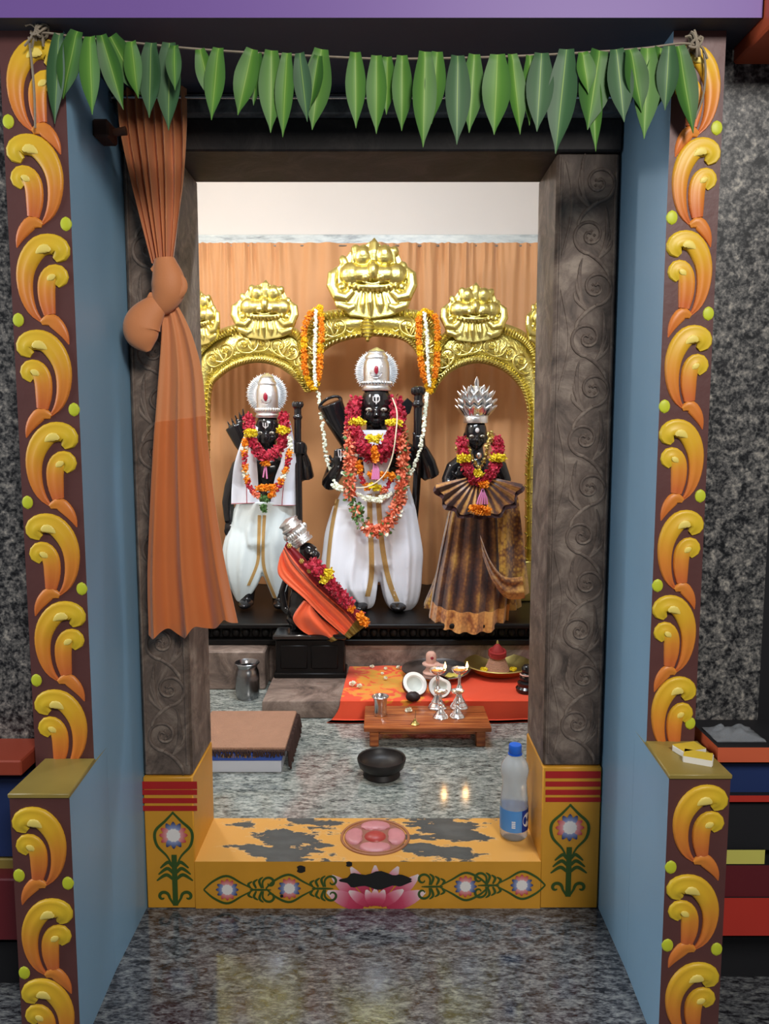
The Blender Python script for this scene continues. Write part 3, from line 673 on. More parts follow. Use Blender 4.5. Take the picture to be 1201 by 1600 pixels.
def wraptext(txt, a, z, size, m, nm, r=1.036):
    cu = bpy.data.curves.new('lettering', 'FONT'); cu.body = txt; cu.size = size; cu.shear = .15; o = bpy.data.objects.new('lettering', cu); link(o)
    me = bpy.data.meshes.new_from_object(o.evaluated_get(bpy.context.evaluated_depsgraph_get())); bpy.data.objects.remove(o)
    b = MB(); b.add([wrap(a+v.co.x, z+v.co.y*rb/hb, r) for v in me.vertices], [list(p.vertices) for p in me.polygons]); return b.build(nm, m, lb, False)
wraptext('Kinley', .58, .222, .30, M['label_dark'], 'lettering')
b = MB()
for k, (da, wd) in enumerate(((0,.03),(.05,.015),(.085,.03),(.14,.015),(.17,.03))):
    pass
for k in range(4):
    b.grid(lambda u, v: wrap(-.32+.26*u, .165+k*.020+.013*v, 1.020), 5, 2)
b.build('label_print', M['label_white'], lb, kind='stuff')

# ---- matchboxes on the matchbox-side ledge, plastic packet on the orange board
M['match_yellow'] = mat('yellow_matchbox_card', S(222,190,62), .5, vary=.1, vscale=50); M['match_white'] = mat('white_card', S(230,226,216), .6)
def matchbox(px, py, ang, label):
    c = G(px, py, .573+.0001); t = thing('matchbox', label, 'matchbox', tuple(c), 'matchboxes on the ledge'); o = []
    rz = Matrix.Rotation(ang, 3, 'Z')
    def ob(x0, x1, y0, y1, z0, z1, nm, m, bev):
        b = MB().box(x0, x1, y0, y1, z0, z1, 0, bev); b.v = [rz @ p + c for p in b.v]; return b.build(nm, m, t, False)
    ob(-.026, .026, -.018, .018, 0, .0006, 'sleeve_base', M['match_white'], 0)
    ob(-.026, .026, -.018, .018, .0125, .0135, 'sleeve_top', M['match_yellow'], 0)
    ob(-.026, .026, -.018, -.0172, .0006, .0125, 'striker', M['match_white'], 0); ob(-.026, .026, .0172, .018, .0006, .0125, 'striker', M['match_white'], 0)
    ob(-.0275, .0275, -.0168, .0168, .0008, .0120, 'tray', M['match_white'], .0008)
matchbox(1076, 1176, .30, 'yellow matchbox lying farther back on the pilaster ledge against the scrolls')
matchbox(1090, 1189, -.45, 'yellow matchbox lying nearer the front edge of the pilaster ledge')
zb = zz(1168, 1.47)
pc = W(1145, 1160, 1.53); pc.z = zb
M['film'] = mat('clear_plastic_film', S(210,214,220), .12, trans=.75, ior=1.25)
b = MB()
def crump(u, v):
    x = (u-.5)*.10; y = (v-.5)*.075; e = min(1, 3*min(u, 1-u), 3*min(v, 1-v))
    return Vector((pc.x+x+.006*noise.noise((x*60, y*60, 3)), pc.y+y, zb+.003+e*(.010+.022*abs(noise.noise((x*38, y*38, 1))))))
b.grid(crump, 22, 18); b.grid(lambda u, v: Vector((pc.x+(u-.5)*.10, pc.y+(v-.5)*.075, zb+.0012)), 22, 18, flip=True)
b = b.build('plastic_packet', M['film'], None, False, base=(pc.x, pc.y, zb)); tag(b, 'crumpled clear plastic packet on the orange board beside the pilaster', 'packet')

# ================================================================ the sanctum
M['backcloth'] = mat('back_curtain_cloth', S(200,144,94), .62, vary=.06, vscale=4, bump=.05, bscale=240, sheen=.3)
M['black_stone'] = mat('polished_black_stone', S(26,25,27), .15, spec=.7, vary=.2, vscale=20)
M['black_ped'] = mat('dark_pedestal_stone', S(17,15,15), .42, spec=.25, vary=.3, vscale=14)
def ornate(name, col, rough, scale, strength, dist=.006, metal=1):
    m = mat(name, col, rough, metal); nt = m.node_tree; b = nt.nodes['Principled BSDF']; tc = nt.nodes.new('ShaderNodeTexCoord')
    n1 = nt.nodes.new('ShaderNodeTexNoise'); n1.inputs['Scale'].default_value = scale; n1.inputs['Detail'].default_value = 3; n1.inputs['Distortion'].default_value = 2.2
    nt.links.new(tc.outputs['Object'], n1.inputs['Vector'])
    bp = nt.nodes.new('ShaderNodeBump'); bp.inputs['Strength'].default_value = strength; bp.inputs['Distance'].default_value = dist
    nt.links.new(n1.outputs['Fac'], bp.inputs['Height']); nt.links.new(bp.outputs['Normal'], b.inputs['Normal']); return m
M['gold'] = ornate('embossed_gold', S(220,204,120), .36, 46, .5)
M['gold_smooth'] = ornate('polished_gold', S(220,204,120), .30, 34, .2)
M['silver'] = ornate('embossed_silver', (.94,.95,.96,1), .3, 70, .4, .004)
M['silver_plain'] = mat('polished_silver', (.92,.93,.94,1), .22, 1)
M['silver_ray'] = mat('matt_silver', (.90,.91,.92,1), .42, .55)
M['brass'] = mat('brass', S(206,184,112), .36, 1, vary=.15, vscale=20)
M['white_cloth'] = mat('white_cotton', S(238,242,252), .75, bump=.05, bscale=320, sheen=.2)
M['white_cloth2'] = mat('thin_white_silk', S(230,242,244), .5, bump=.04, bscale=320, sheen=.2)
M['gold_zari'] = mat('gold_border_weave', S(196,158,98), .5, vary=.15, vscale=120)
M['gem'] = mat('red_gem', S(150,30,50), .15, spec=.8)
M['eye'] = mat('silver_eye', S(170,162,148), .35, .4)
M['pale_mark'] = mat('pale_forehead_mark', S(214,208,206), .5)
M['rose'] = mat('rose_red_petals', S(184,24,56), .55, vary=.35, vscale=60, sheen=.2)
M['yellow_fl'] = mat('yellow_petals', S(236,210,44), .6, vary=.15, vscale=80)
M['mari'] = mat('orange_marigold', S(246,146,26), .6, vary=.18, vscale=90)
M['mari_y'] = mat('yellow_marigold', S(246,190,22), .6, vary=.15, vscale=90)
M['coral'] = mat('coral_petals', S(244,132,98), .6, vary=.2, vscale=60)
M['fl_green'] = mat('green_sprig', S(90,128,70), .6, vary=.2, vscale=60)
M['jasmine'] = mat('jasmine_white', S(234,236,214), .6, vary=.08, vscale=90)
M['pinkt'] = mat('pink_thread', S(216,130,176), .7)
M['thread'] = mat('cream_thread', S(226,210,180), .7)
M['crimson_bead'] = mat('crimson_bead', S(176,30,50), .5)

ZPF = .19       # stone platform top
ZPD = .385      # black pedestal top
YS = 3.53       # statues
# ---- back curtain
bcu = thing('backdrop_curtain', 'tan orange gathered curtain covering the wall behind the golden arches', 'curtain', (0, 4.08, ZPD))
ztop = W(600, 379, 4.08).z
def bk(u, v):
    x = -1.6+3.1*u; z = ztop-(ztop-ZPD-.002)*v
    ph = 2*pi*(26*u+1.1*math.sin(7*u)+.5*math.sin(19*u+1)); dens = .6+.4*math.sin(11*u+2)
    y = 4.085-(.012+.010*v)*dens*math.sin(ph)-.006*math.sin(ph*2.3+v*2)*(1-v)
    if v < .05: y -= .006*math.sin(ph*3.1)
    return Vector((x, y, z))
MB().sheet(bk, 420, 26, .002).build('curtain_cloth', M['backcloth'], bcu)
MB().tube([(-1.6, 4.10, ztop-.012), (1.5, 4.10, ztop-.012)], .006, 8, up=(0, 0, 1)).build('curtain_wire', M['steel'], bcu)

# ---- stone base, black pedestal, low platform
xb = W(425, 1050, 3.16).x
sb = thing('stone_step', 'rough grey brown stone step under the long black pedestal', 'step', (0, 3.5, ZI))
MB().box(-1.5, xb-.03, 3.157, 4.13, ZI, .287, 0, .006).build('stone_block', M['brown_stone'], sb, False)
MB().box(xb-.03, 1.42, 3.262, 4.13, ZI, .287, 0, .006).build('stone_block', M['brown_stone'], sb, False)
ped = thing('statue_pedestal', 'long polished black pedestal with a carved lotus petal border', 'pedestal', (0, 3.5, .287))
MB().box(-1.48, 1.40, 3.250, 4.11, .2872, .312, 0, .004).build('lower_slab', M['black_ped'], ped)
MB().box(-1.48, 1.40, 3.285, 4.11, .312, .362, 0, .003).build('middle_course', M['black_ped'], ped)
MB().box(-1.48, 1.40, 3.236, 4.11, .362, ZPD, 0, .006).build('top_slab', M['black_ped'], ped)
b = MB()
b.relief(cr([(0, .024, .004), (-.0, .014, .026), (0, .0, .036), (0, -.016, .030), (0, -.024, .010)], 10), .016, lambda u, v, hh: Vector((u, -hh, v)), 8)
lp = b.mesh('lotus_petal', M['black_ped'])
k = 0
for i in range(44):
    x = -.95+.043*i
    if x < 1.0: place('lotus_petal', lp, ped, (x, 3.2855, .337))
xw0 = W(408, 1110, 2.83).x
plat = thing('stone_platform', 'low rough brown stone platform in front of the pedestal under the orange cloth', 'platform', (.2, 3.0, ZI))
b = MB(); xs = [xw0, -.14, .20, .52, .95]
for i in range(4):
    MB().box(xs[i]+.002, xs[i+1]-.002, 2.832+.004*(i % 2), 3.255, ZI, ZPF-.003*(i % 2), 0, .009, 2).build('stone_slab', M['brown_stone'], plat)

# ---- golden arch frame
YA = 3.70
arch = thing('golden_arch_frame', 'embossed golden triple arch with monster face crests standing behind the three statues', 'arch', tuple(W(580, 900, YA)))
def band_mesh(inner, outer, n=90, h=.034, nm='arch_band', orn=True):
    I, O = cr(inner, n), cr(outer, n)
    def pos(u, v):
        t = v*(n-1); j = min(int(t), n-2); f = t-j
        a = [I[j][k]*(1-f)+I[j+1][k]*f for k in (0, 1)]; c = [O[j][k]*(1-f)+O[j+1][k]*f for k in (0, 1)]
        return a[0]+(c[0]-a[0])*u, a[1]+(c[1]-a[1])*u
    def prof(u):
        if u < .17: return .55+.35*math.sin(pi*u/.17)
        if u < .80: return .35+.65*math.sin(pi*(u-.17)/.63)
        return .45+.45*math.sin(pi*(u-.80)/.20)
    def fn(u, v):
        p = W(*pos(u, v), YA); p.y -= h*prof(u); return p
    b = MB(); b.grid(fn, 25, n)
    b.grid(lambda u, v: W(*pos(u, v), YA), 25, n, flip=True)
    for e in (0, 1):
        b.grid(lambda u, v, e=e: Vector((fn(e, v).x, fn(e, v).y*(1-u)+YA*u, fn(e, v).z)), 2, n)
    b.build(nm, M['gold'], arch)
    # rope rim of twisted beads along the inside, ribs along the outside
    def rim(u0, cnt, ra, rb_, tw, nm2):
        q = MB()
        for k in range(cnt):
            v = (k+.5)/cnt; x0, y0 = pos(u0, v); x1, y1 = pos(u0, min(1, v+.01)); ang = math.atan2(-(y1-y0), x1-x0)+tw
            p = W(x0, y0, YA-h*prof(u0)-.004); q.blob(p, (ra, .010, rb_), 8, 5, rot=Matrix.Rotation(-ang, 3, 'Y'))
        q.build(nm2, M['gold_smooth'], arch, kind='stuff')
    L = sum(math.dist(I[j], I[j+1]) for j in range(n-1)); rim(.085, int(L/6.6), .0120, .0050, .85, 'rope_rim')
    rim(.20, int(L/6.0), .006, .006, 0, 'bead_row')
    L = sum(math.dist(O[j], O[j+1]) for j in range(n-1)); rim(.90, int(L/7.5), .0065, .020, .25, 'outer_ribs')
    return pos, prof, h
S_scroll = MB()
S_scroll.relief(spiral(.040, 1.4, 30, .011, .007, -pi/2, 1), .010, fo, 6)
S_scroll.relief(cr([(0, -.040, .010), (-.03, -.044, .014), (-.058, -.030, .012), (-.070, -.006, .003)], 12), .010, fo, 6)
S_scroll.relief(cr([(-.028, -.036, .008), (-.036, -.010, .014), (-.030, .016, .012), (-.040, .036, .003)], 10), .009, fo, 6)
S_scroll.relief(cr([(.034, -.026, .008), (.050, -.040, .012), (.066, -.030, .003)], 8), .008, fo, 6)
for k in range(6):
    a = k*pi/3; S_scroll.relief([(.004*math.cos(a), .004*math.sin(a), .004), (.011*math.cos(a), .011*math.sin(a), .009), (.016*math.cos(a), .016*math.sin(a), .002)], .010, fo, 4)
scm = S_scroll.mesh('scroll_ornament', M['gold_smooth'])
def ornaments(pp, vs, sc_=1.0):
    pos, prof, h = pp
    for i, v in enumerate(vs):
        x0, y0 = pos(.49, v); x1, y1 = pos(.49, min(1, v+.01)); ang = math.atan2(-(y1-y0), x1-x0)
        p = W(x0, y0, YA-h*.93); sg = 1 if i % 2 else -1
        place('scroll_ornament', scm, arch, p, (0, -ang, 0), (sg*sc_, 1, sc_))
a1 = band_mesh([(330,905),(327,800),(328,700),(331,613),(345,590),(370,574),(402,567),(432,573),(458,590),(478,613)],
               [(300,905),(300,800),(303,640),(303,560),(318,533),(350,513),(402,502),(444,508),(472,526),(486,613)])
ornaments(a1, [.45,.53,.61,.69,.77,.85])
a2 = band_mesh([(482,614),(494,582),(502,556),(520,540),(550,530),(586,526),(622,530),(640,540),(652,556),(662,580),(674,614)],
               [(474,600),(472,545),(480,508),(500,490),(535,483),(586,479),(632,483),(668,490),(684,508),(690,545),(682,600)], h=.040)
ornaments(a2, [.10,.19,.28,.36,.63,.71,.80,.90])
a3 = band_mesh([(677,614),(690,595),(712,577),(744,568),(776,575),(800,592),(817,618),(825,655),(824,700),(820,740),(820,880)],
               [(672,600),(676,552),(690,524),(712,508),(744,501),(790,507),(822,522),(838,548),(842,620),(838,720),(835,880)])
ornaments(a3, [.10,.18,.26,.34,.42,.50,.57])
# monster face crest, fused from its swellings
def mask_mesh():
    b = MB(); k = 1/920.
    def B(x, y, rx, ry, rd, d=0, rot=0): b.blob(((x-560)*k, -d*k, (470-y)*k), (rx*k, rd*k, ry*k), 16, 10, rot=Matrix.Rotation(rot, 3, 'Y'))
    def T(pts, w, d=60, fl=.8): b.tube([((x-560)*k, -dd*k, (470-y)*k) for x, y, dd in pts], [q*k for q in w], 10, flat=(1, fl))
    b.prism([((x-560)*k, (470-y)*k) for x, y in [(330,860),(160,700),(110,520),(170,380),(280,270),(360,150),(500,120),(590,60),(680,140),(830,160),(900,330),(1000,470),(1010,640),(940,790),(760,860),(560,890)][::-1]], -50*k, 20*k)
    B(350,430,125,120,95,62); B(812,435,125,115,95,62); B(578,425,330,100,105,62); B(460,430,150,95,100,75); B(700,432,150,95,100,75); B(580,400,70,110,120,90); B(500,470,50,45,60,120); B(660,470,50,45,60,120)
    B(470,240,95,105,80,70); B(700,235,95,105,80,70); B(470,225,70,75,60,95); B(700,220,70,75,60,95)
    T([(360,330,70),(390,200,90),(480,150,90),(560,200,80)], [18,30,28,12]); T([(810,330,70),(790,190,90),(700,150,90),(620,200,80)], [18,30,28,12])
    B(395,180,55,60,60,50); B(805,190,50,55,60,50)
    T([(585,330,90),(588,200,90),(592,110,70),(592,50,40)], [26,60,48,6]); T([(540,320,80),(528,220,80),(515,150,60)], [14,22,6]); T([(640,320,80),(650,220,80),(660,150,60)], [14,22,6])
    B(270,300,50,75,45,30,-.4); B(890,350,55,60,45,30,.4)
    for s, cx_ in ((1, 560), (-1, 575)):
        X = lambda x: cx_+s*(x-560)
        T([(X(215),360,20),(X(150),430,40),(X(140),540,60),(X(190),650,70),(X(290),670,70),(X(350),610,70),(X(330),550,70)], [30,58,62,60,52,36,12])
        T([(X(160),640,20),(X(210),740,30),(X(320),780,40),(X(420),740,40)], [20,48,46,12]); B(X(250),560,46,46,50,40)
        T([(X(420),640,50),(X(390),730,50),(X(410),840,40)], [10,22,8]); T([(X(480),620,60),(X(465),740,60),(X(480),860,40)], [12,26,8])
        B(X(130),600,24,24,30,30); B(X(120),500,22,22,30,30)
    T([(545,600,70),(548,720,75),(560,880,40)], [18,36,10]); T([(610,620,60),(640,740,60),(660,850,40)], [12,26,8])
    for i in range(11):
        t = (i-5)/5.; B(575+245*t, 590-38*t*t, 20, 36, 40, 95)
    T([(330,520,95),(440,560,120),(575,570,130),(710,560,120),(825,520,95)], [12,20,24,20,12]); T([(470,520,130),(575,540,140),(690,515,130)], [8,14,8])
    o = b.build('monster_crest', M['gold_smooth'], arch); remesh(o, .0075, 3); bpy.data.objects.remove(o, do_unlink=False) if False else None
    return o
mo = mask_mesh(); mm_ = mo.data
def put_mask(o, px, py, wpx, dY=.045, rz=0, sx=1):
    o.location = W(px, py, YA-dY)-ORIG[arch.name]; s_ = wpx*MPP(YA); o.scale = (s_*sx, s_*.8, s_); o.rotation_euler = (0, 0, rz)
mm_.transform(Matrix.Translation(ORIG[arch.name]))
put_mask(mo, 580, 436, 130)
for (px, py, w, rz, sx) in ((413,485,98,0,1),(739,489,98,0,1),(312,497,92,-.3,.75),(852,502,92,.3,.75)):
    o = bpy.data.objects.new('monster_crest', mm_); link(o); o.parent = arch; put_mask(o, px, py, w, .045, rz, sx)
b = MB()
for k in range(7):
    y = 498+5.5*k; r = (6, 10, 12, 12, 11, 8, 4)[k]
    b.blob(W(574, y, YA-.058), (r*.0029, .016, .010), 12, 6)
b.build('pendant', M['gold_smooth'], arch, kind='stuff')
for sx_, xx in ((1, 812), (1, 316)):     # feet of the arch
    p = W(xx+12, 890, YA); MB().box(p.x-.05, p.x+.05, YA-.04, YA+.02, ZPD+.0005, p.z+.05, 0, .006).build('arch_foot', M['gold_smooth'], arch)

# ---- flower tools
_ph = (1+5**.5)/2
_ICO = [Vector(p).normalized() for p in ((-1,_ph,0),(1,_ph,0),(-1,-_ph,0),(1,-_ph,0),(0,-1,_ph),(0,1,_ph),(0,-1,-_ph),(0,1,-_ph),(_ph,0,-1),(_ph,0,1),(-_ph,0,-1),(-_ph,0,1))]
_ICF = [(0,11,5),(0,5,1),(0,1,7),(0,7,10),(0,10,11),(1,5,9),(5,11,4),(11,10,2),(10,7,6),(7,1,8),(3,9,4),(3,4,2),(3,2,6),(3,6,8),(3,8,9),(4,9,5),(2,4,11),(6,2,10),(8,6,7),(9,8,1)]
def ico(b, c, r, m=0, sq=(1, 1, 1), jit=.25):
    rot = Matrix.Rotation(RU(0, 6.3), 3, Vector((RU(-1, 1), RU(-1, 1), RU(-1, 1))).normalized())
    b.add([Vector(c)+rot @ Vector((p.x*sq[0], p.y*sq[1], p.z*sq[2]))*r*(1+RU(-jit, jit)) for p in _ICO], _ICF, m)
def petal(b, c, d, L, w, m=0, curl=.3):     # one petal from c along d
    d = Vector(d).normalized(); s = d.cross(Vector((RU(-1, 1), RU(-1, 1), RU(-1, 1)))).normalized(); n = d.cross(s)
    c = Vector(c); p = [c, c+d*L*.45+s*w+n*L*curl*.15, c+d*L*.85+s*w*.7+n*L*curl*.5, c+d*L+n*L*curl*.7, c+d*L*.85-s*w*.7+n*L*curl*.5, c+d*L*.45-s*w+n*L*curl*.15, c+d*L*.55-n*L*.10]
    b.add(p, [(0,1,6),(1,2,6),(2,3,6),(3,4,6),(4,5,6),(5,0,6)], m)
def bloom(seed, n, r, L, w):                # a double flower head: core and ruffled petals
    random.seed(seed); b = MB(); ico(b, (0, 0, 0), r*.7)
    for k in range(n):
        z = 1-2*(k+.5)/n; a = k*2.399963; q = math.sqrt(1-z*z); d = Vector((q*math.cos(a), q*math.sin(a), z)); petal(b, d*r*.45, d+Vector((RU(-.3, .3), RU(-.3, .3), RU(-.3, .3))), L, w)
    return b
mari_me = [[bloom(40+k, 34, .016, .0135, .0060).mesh('marigold', M[mt], False) for k in range(3)] for mt in ('mari', 'mari_y')]
def path3(pts, n):                          # (px, py, Y) -> world polyline evenly spaced
    P = [W(*q) for q in cr(pts, 160)]; d = [0]
    for i in range(1, 160): d.append(d[-1]+(P[i]-P[i-1]).length)
    out = []; j = 0
    for k in range(n):
        t = d[-1]*k/(n-1) if n > 1 else 0
        while j < 158 and d[j+1] < t: j += 1
        f = (t-d[j])/max(1e-9, d[j+1]-d[j]); out.append(P[j].lerp(P[j+1], min(1, f)))
    return out, d[-1]
def marigold_string(par, pts, seed, pat, r=.0185, step=.024):
    random.seed(seed); P, L = path3(pts, 2); n = max(3, int(L/step)); P, L = path3(pts, n)
    for k, p in enumerate(P):
        y = pat(k, n); s_ = r/.022*RU(.92, 1.1)
        place('marigold', mari_me[1 if y else 0][k % 3], par, p+Vector((RU(-.002, .002), RU(-.003, .003), 0)), (RU(0, 6), RU(0, 6), RU(0, 6)), (s_, s_, s_))
    MB().tube(P, .0015, 5).build('string', M['thread'], par)
def petal_rope(par, nm, pts, rad, dens, mt, size=.013, kind='stuff', seed=1, core=True):   # thick rope of loose petals
    random.seed(seed); P, L = path3(pts, 60); n = int(L*dens); b = MB()
    for k in range(n):
        t = RU(0, 58.99); j = int(t); c = P[j].lerp(P[j+1], t-j); r = rad(t/59) if callable(rad) else rad
        d = Vector((RU(-1, 1), RU(-1, .45), RU(-1, 1))).normalized(); petal(b, c+d*r*RU(.35, .75), d+Vector((RU(-.6, .6), RU(-.6, .3), RU(-.6, .6))), size*RU(.8, 1.3), size*RU(.4, .62), 0, RU(-.4, .8))
    for j in range(0, 60 if core else 0, 2): r = rad(j/59) if callable(rad) else rad; ico(b, P[j], r*.72)
    return b.build(nm, M[mt], par, False, kind=kind)
def buds(par, nm, pts, r, n, mt, size, seed=2):
    random.seed(seed); P, L = path3(pts, n); b = MB()
    for p in P:
        for q in range(2): ico(b, p+Vector((RU(-1, 1)*r, RU(-1, 1)*r*.7, RU(-1, 1)*r)), size*RU(.8, 1.2), 0, (1, 1, 1.25))
    return b.build(nm, M[mt], par, True, kind='stuff')

# ---- statues
def stone_body(par, parts, vox=.0055):      # parts: list of (kind, ...) fused into one skin
    b = MB()
    for q in parts:
        if q[0] == 'b': b.blob(q[1], q[2], 18, 12, rot=q[3] if len(q) > 3 else None)
        else: b.tube(q[1], q[2], 12, flat=q[3] if len(q) > 3 else (1, 1))
    o = b.build('body', M['black_stone'], par); remesh(o, vox, 4, .4); return o
def hand(parts, wrist, dirv, side, L=.075, curl=.25):   # palm and five separate fingers
    d = Vector(dirv).normalized(); s = Vector(side).normalized(); n = d.cross(s); w = Vector(wrist)
    parts.append(('t', [w, w+d*L*.25, w+d*L*.5], [.016, .023, .022], (1, .6)))
    for k, (off, ln) in enumerate(((-.018, .40), (-.006, .48), (.006, .45), (.017, .36))):
        a = w+d*L*.48+s*off; parts.append(('t', [a, a+d*L*ln*.5+n*curl*L*.1, a+d*L*ln+n*curl*L*.35], [.0072, .0068, .0055]))
    a = w+d*L*.2-s*.018; parts.append(('t', [a, a-s*.018+d*L*.18, a-s*.026+d*L*.42], [.0085, .0078, .006]))
def Pt(dx=0.): return lambda x, y, d=0.: W(x, y, YS+d)
P_ = Pt()
def head_parts(cx, cy, s, d0=0.):           # cx, cy px of the face centre; s = half face width in m
    c = P_(cx, cy, d0); v = lambda x, y, z: c+Vector((x, y, z))*s
    L = [('b', v(0, 0, .35), Vector((1.0, 1.12, 1.30))*s), ('b', v(0, -.12, -.45), Vector((.84, .92, .82))*s), ('b', v(0, -.62, -.98), Vector((.36, .30, .26))*s),
         ('b', v(0, -1.02, -.22), Vector((.17, .22, .34))*s), ('b', v(0, -1.10, -.40), Vector((.24, .20, .14))*s),
         ('b', v(0, -.92, -.72), Vector((.32, .16, .085))*s), ('b', v(0, -.90, -.85), Vector((.26, .15, .085))*s),
         ('b', v(-.48, -.62, -.42), Vector((.36, .34, .34))*s), ('b', v(.48, -.62, -.42), Vector((.36, .34, .34))*s),
         ('t', [v(-.75, -.70, .22), v(-.42, -.98, .30), v(-.12, -1.0, .18)], [.07*s, .10*s, .07*s]), ('t', [v(.75, -.70, .22), v(.42, -.98, .30), v(.12, -1.0, .18)], [.07*s, .10*s, .07*s]),
         ('b', v(-1.02, .1, -.15), Vector((.14, .26, .42))*s), ('b', v(1.02, .1, -.15), Vector((.14, .26, .42))*s), ('b', v(-1.02, .05, -.55), Vector((.13, .16, .18))*s), ('b', v(1.02, .05, -.55), Vector((.13, .16, .18))*s)]
    return L, v
def face_marks(par, v, s, mark=True):
    for sg in (-1, 1):
        e = MB().blob(v(sg*.46, -.95, -.02), Vector((.24, .10, .135))*s, 14, 8).build('eye', M['eye'], par)
        MB().blob(v(sg*.46, -1.045, -.02), Vector((.055, .03, .055))*s, 10, 6).build('pupil', M['black_stone'], e)
    if mark:
        b = MB(); f = lambda x, z: v(x, -1.13+.10*abs(x)+.16*max(0, z-.5), z)
        b.tube([f(-.2, .82), f(-.2, .55), f(-.12, .46), f(0, .42), f(.12, .46), f(.2, .55), f(.2, .82)], .035*s, 6); b.tube([f(0, .80), f(0, .44), f(0, .32)], .045*s, 6)
        b.build('forehead_mark', M['pale_mark'], par, kind='stuff')
def round_crown(par, cx, cy, s, tip, halo_c, halo_r):   # silver crown on the head with a spiked sun disc behind it
    c = P_(cx, cy, 0); hr = halo_r*MPP(YS); z1 = P_(cx, tip, 0).z-c.z
    pr = [(1.06, 0), (1.10, .02), (1.10, .06), (1.04, .075), (1.02, .10), (1.06, .14), (1.06, .20), (.98, .22), (.98, .30), (1.0, .44), (.98, .56), (.92, .66), (.82, .72), (.86, .74), (.84, .79), (.70, .84), (.62, .88), (.66, .90), (.50, .94), (.22, .98), (.10, 1.0), (0, 1.01)]
    o = MB().lathe([(r*s, z*z1) for r, z in pr], c, 40).build('crown', M['silver'], par)
    b = MB()
    for k in range(28):
        a = 2*pi*k/28; b.blob(c+Vector((math.cos(a)*1.10*s, math.sin(a)*1.10*s, .17*z1)), (.006, .006, .011), 6, 5)
    b.build('bead_band', M['silver_plain'], o, kind='stuff')
    MB().blob(c+Vector((0, -1.12*s, .46*z1)), (.010, .007, .020), 10, 8).build('red_gem', M['gem'], o)
    b = MB(); b.tube([c+Vector((s*.42*math.cos(a), -1.13*s*math.sqrt(max(.1, 1-(.36*math.cos(a))**2)), z1*(.40+.10*math.sin(a)))) for a in [pi+pi*k/12 for k in range(13)]], .004, 6); b.build('crescent', M['silver_plain'], o)
    hc = P_(halo_c[0], halo_c[1], .045)
    h = MB().lathe([(0, .004), (.50*hr, .004), (.52*hr, .010), (.57*hr, .010), (.59*hr, .004), (.84*hr, .002), (.86*hr, .0), (.86*hr, -.004), (0, -.004)], hc, 48, rot=Matrix.Rotation(pi/2, 3, 'X')).build('sun_disc', M['silver_ray'], par)
    b = MB()
    for k in range(64):
        a = 2*pi*k/64; d = Vector((math.cos(a), 0, math.sin(a))); t = Vector((-math.sin(a), 0, math.cos(a)))
        r0, r1 = .58*hr, hr*(1.0 if k % 2 else .95); wd = .034*hr; y = Vector((0, -.013, 0)); hc2 = hc+Vector((0, -.0035, 0))
        b.add([hc2+d*r0+t*wd*.6, hc2+d*r0-t*wd*.6, hc2+d*(.88*hr)-t*wd*1.3, hc2+d*r1, hc2+d*(.88*hr)+t*wd*1.3, hc2+d*(.78*hr)+y], [(0,1,5),(1,2,5),(2,3,5),(3,4,5),(4,0,5),(4,3,2,1,0)])
    b.build('sun_rays', M['silver_ray'], h, False, kind='stuff')
    return o
class Cloth:                                 # a wrapped garment: rows (py, xl, xr) closed round the figure
    def __init__(s, rows, ry, n=40, d0=0., folds=9, amp=.006, seed=0, power=1.0):
        s.R = cr(rows, n); s.ry = ry; s.n = n; s.d0 = d0; s.folds = folds; s.amp = amp; s.sd = seed
    def row(s, py):
        for a, b in zip(s.R, s.R[1:]):
            if a[0] <= py <= b[0]: f = (py-a[0])/max(1e-6, b[0]-a[0]); return a[1]+(b[1]-a[1])*f, a[2]+(b[2]-a[2])*f
        return (s.R[0][1], s.R[0][2]) if py < s.R[0][0] else (s.R[-1][1], s.R[-1][2])
    def fn(s, u, v):
        t = v*(s.n-1); j = min(int(t), s.n-2); f = t-j; q = [s.R[j][k]*(1-f)+s.R[j+1][k]*f for k in range(3)]
        a = 2*pi*u; cx = (q[1]+q[2])/2; hw = (q[2]-q[1])/2
        ph = s.folds*a+s.sd+1.3*math.sin(a*2+s.sd)+.8*math.sin(3*v+a)
        k = 1+s.amp/.12*(math.sin(ph)+.5*math.sin(1.9*ph+2+v*2))*(.45+.55*v)
        p = W(cx+hw*math.cos(a)*(1+(k-1)*.4), q[0], YS+s.d0); p.y += s.ry*min(1, hw/38.)*math.sin(a)*k
        return p
    def build(s, nm, mt, par, th=.002, cap=True):
        b = MB(); b.grid(lambda u, v: s.fn(u, v), 96, s.n, closed_u=True)
        for v in (0, 1):
            c = sum((s.fn(k/32, v) for k in range(32)), Vector())/32; b.add([c]+[s.fn(k/96, v) for k in range(96)], [(0, 1+k, 1+(k+1) % 96) for k in range(96)])
        return b.build(nm, mt, par)
    def front(s, px, py, off=.004):
        xl, xr = s.row(py); cx = (xl+xr)/2; hw = (xr-xl)/2; u = max(-.98, min(.98, (px-cx)/hw)); a = -math.acos(u)
        v = min(1, max(0, (py-s.R[0][0])/(s.R[-1][0]-s.R[0][0])))
        p0 = s.fn((a/(2*pi)) % 1, v); return W(px, py, p0.y-off)
def ribbon(par, nm, mt, pts, w, front, n=30, off=.004):      # a woven stripe lying on a garment
    P = cr(pts, n); b = MB()
    def f(u, v):
        t = v*(n-1); j = min(int(t), n-2); q = t-j; x = P[j][0]*(1-q)+P[j+1][0]*q; y = P[j][1]*(1-q)+P[j+1][1]*q
        return front(x+(u-.5)*w, y, off)
    b.sheet(f, 4, n, .0012); return b.build(nm, mt, par)

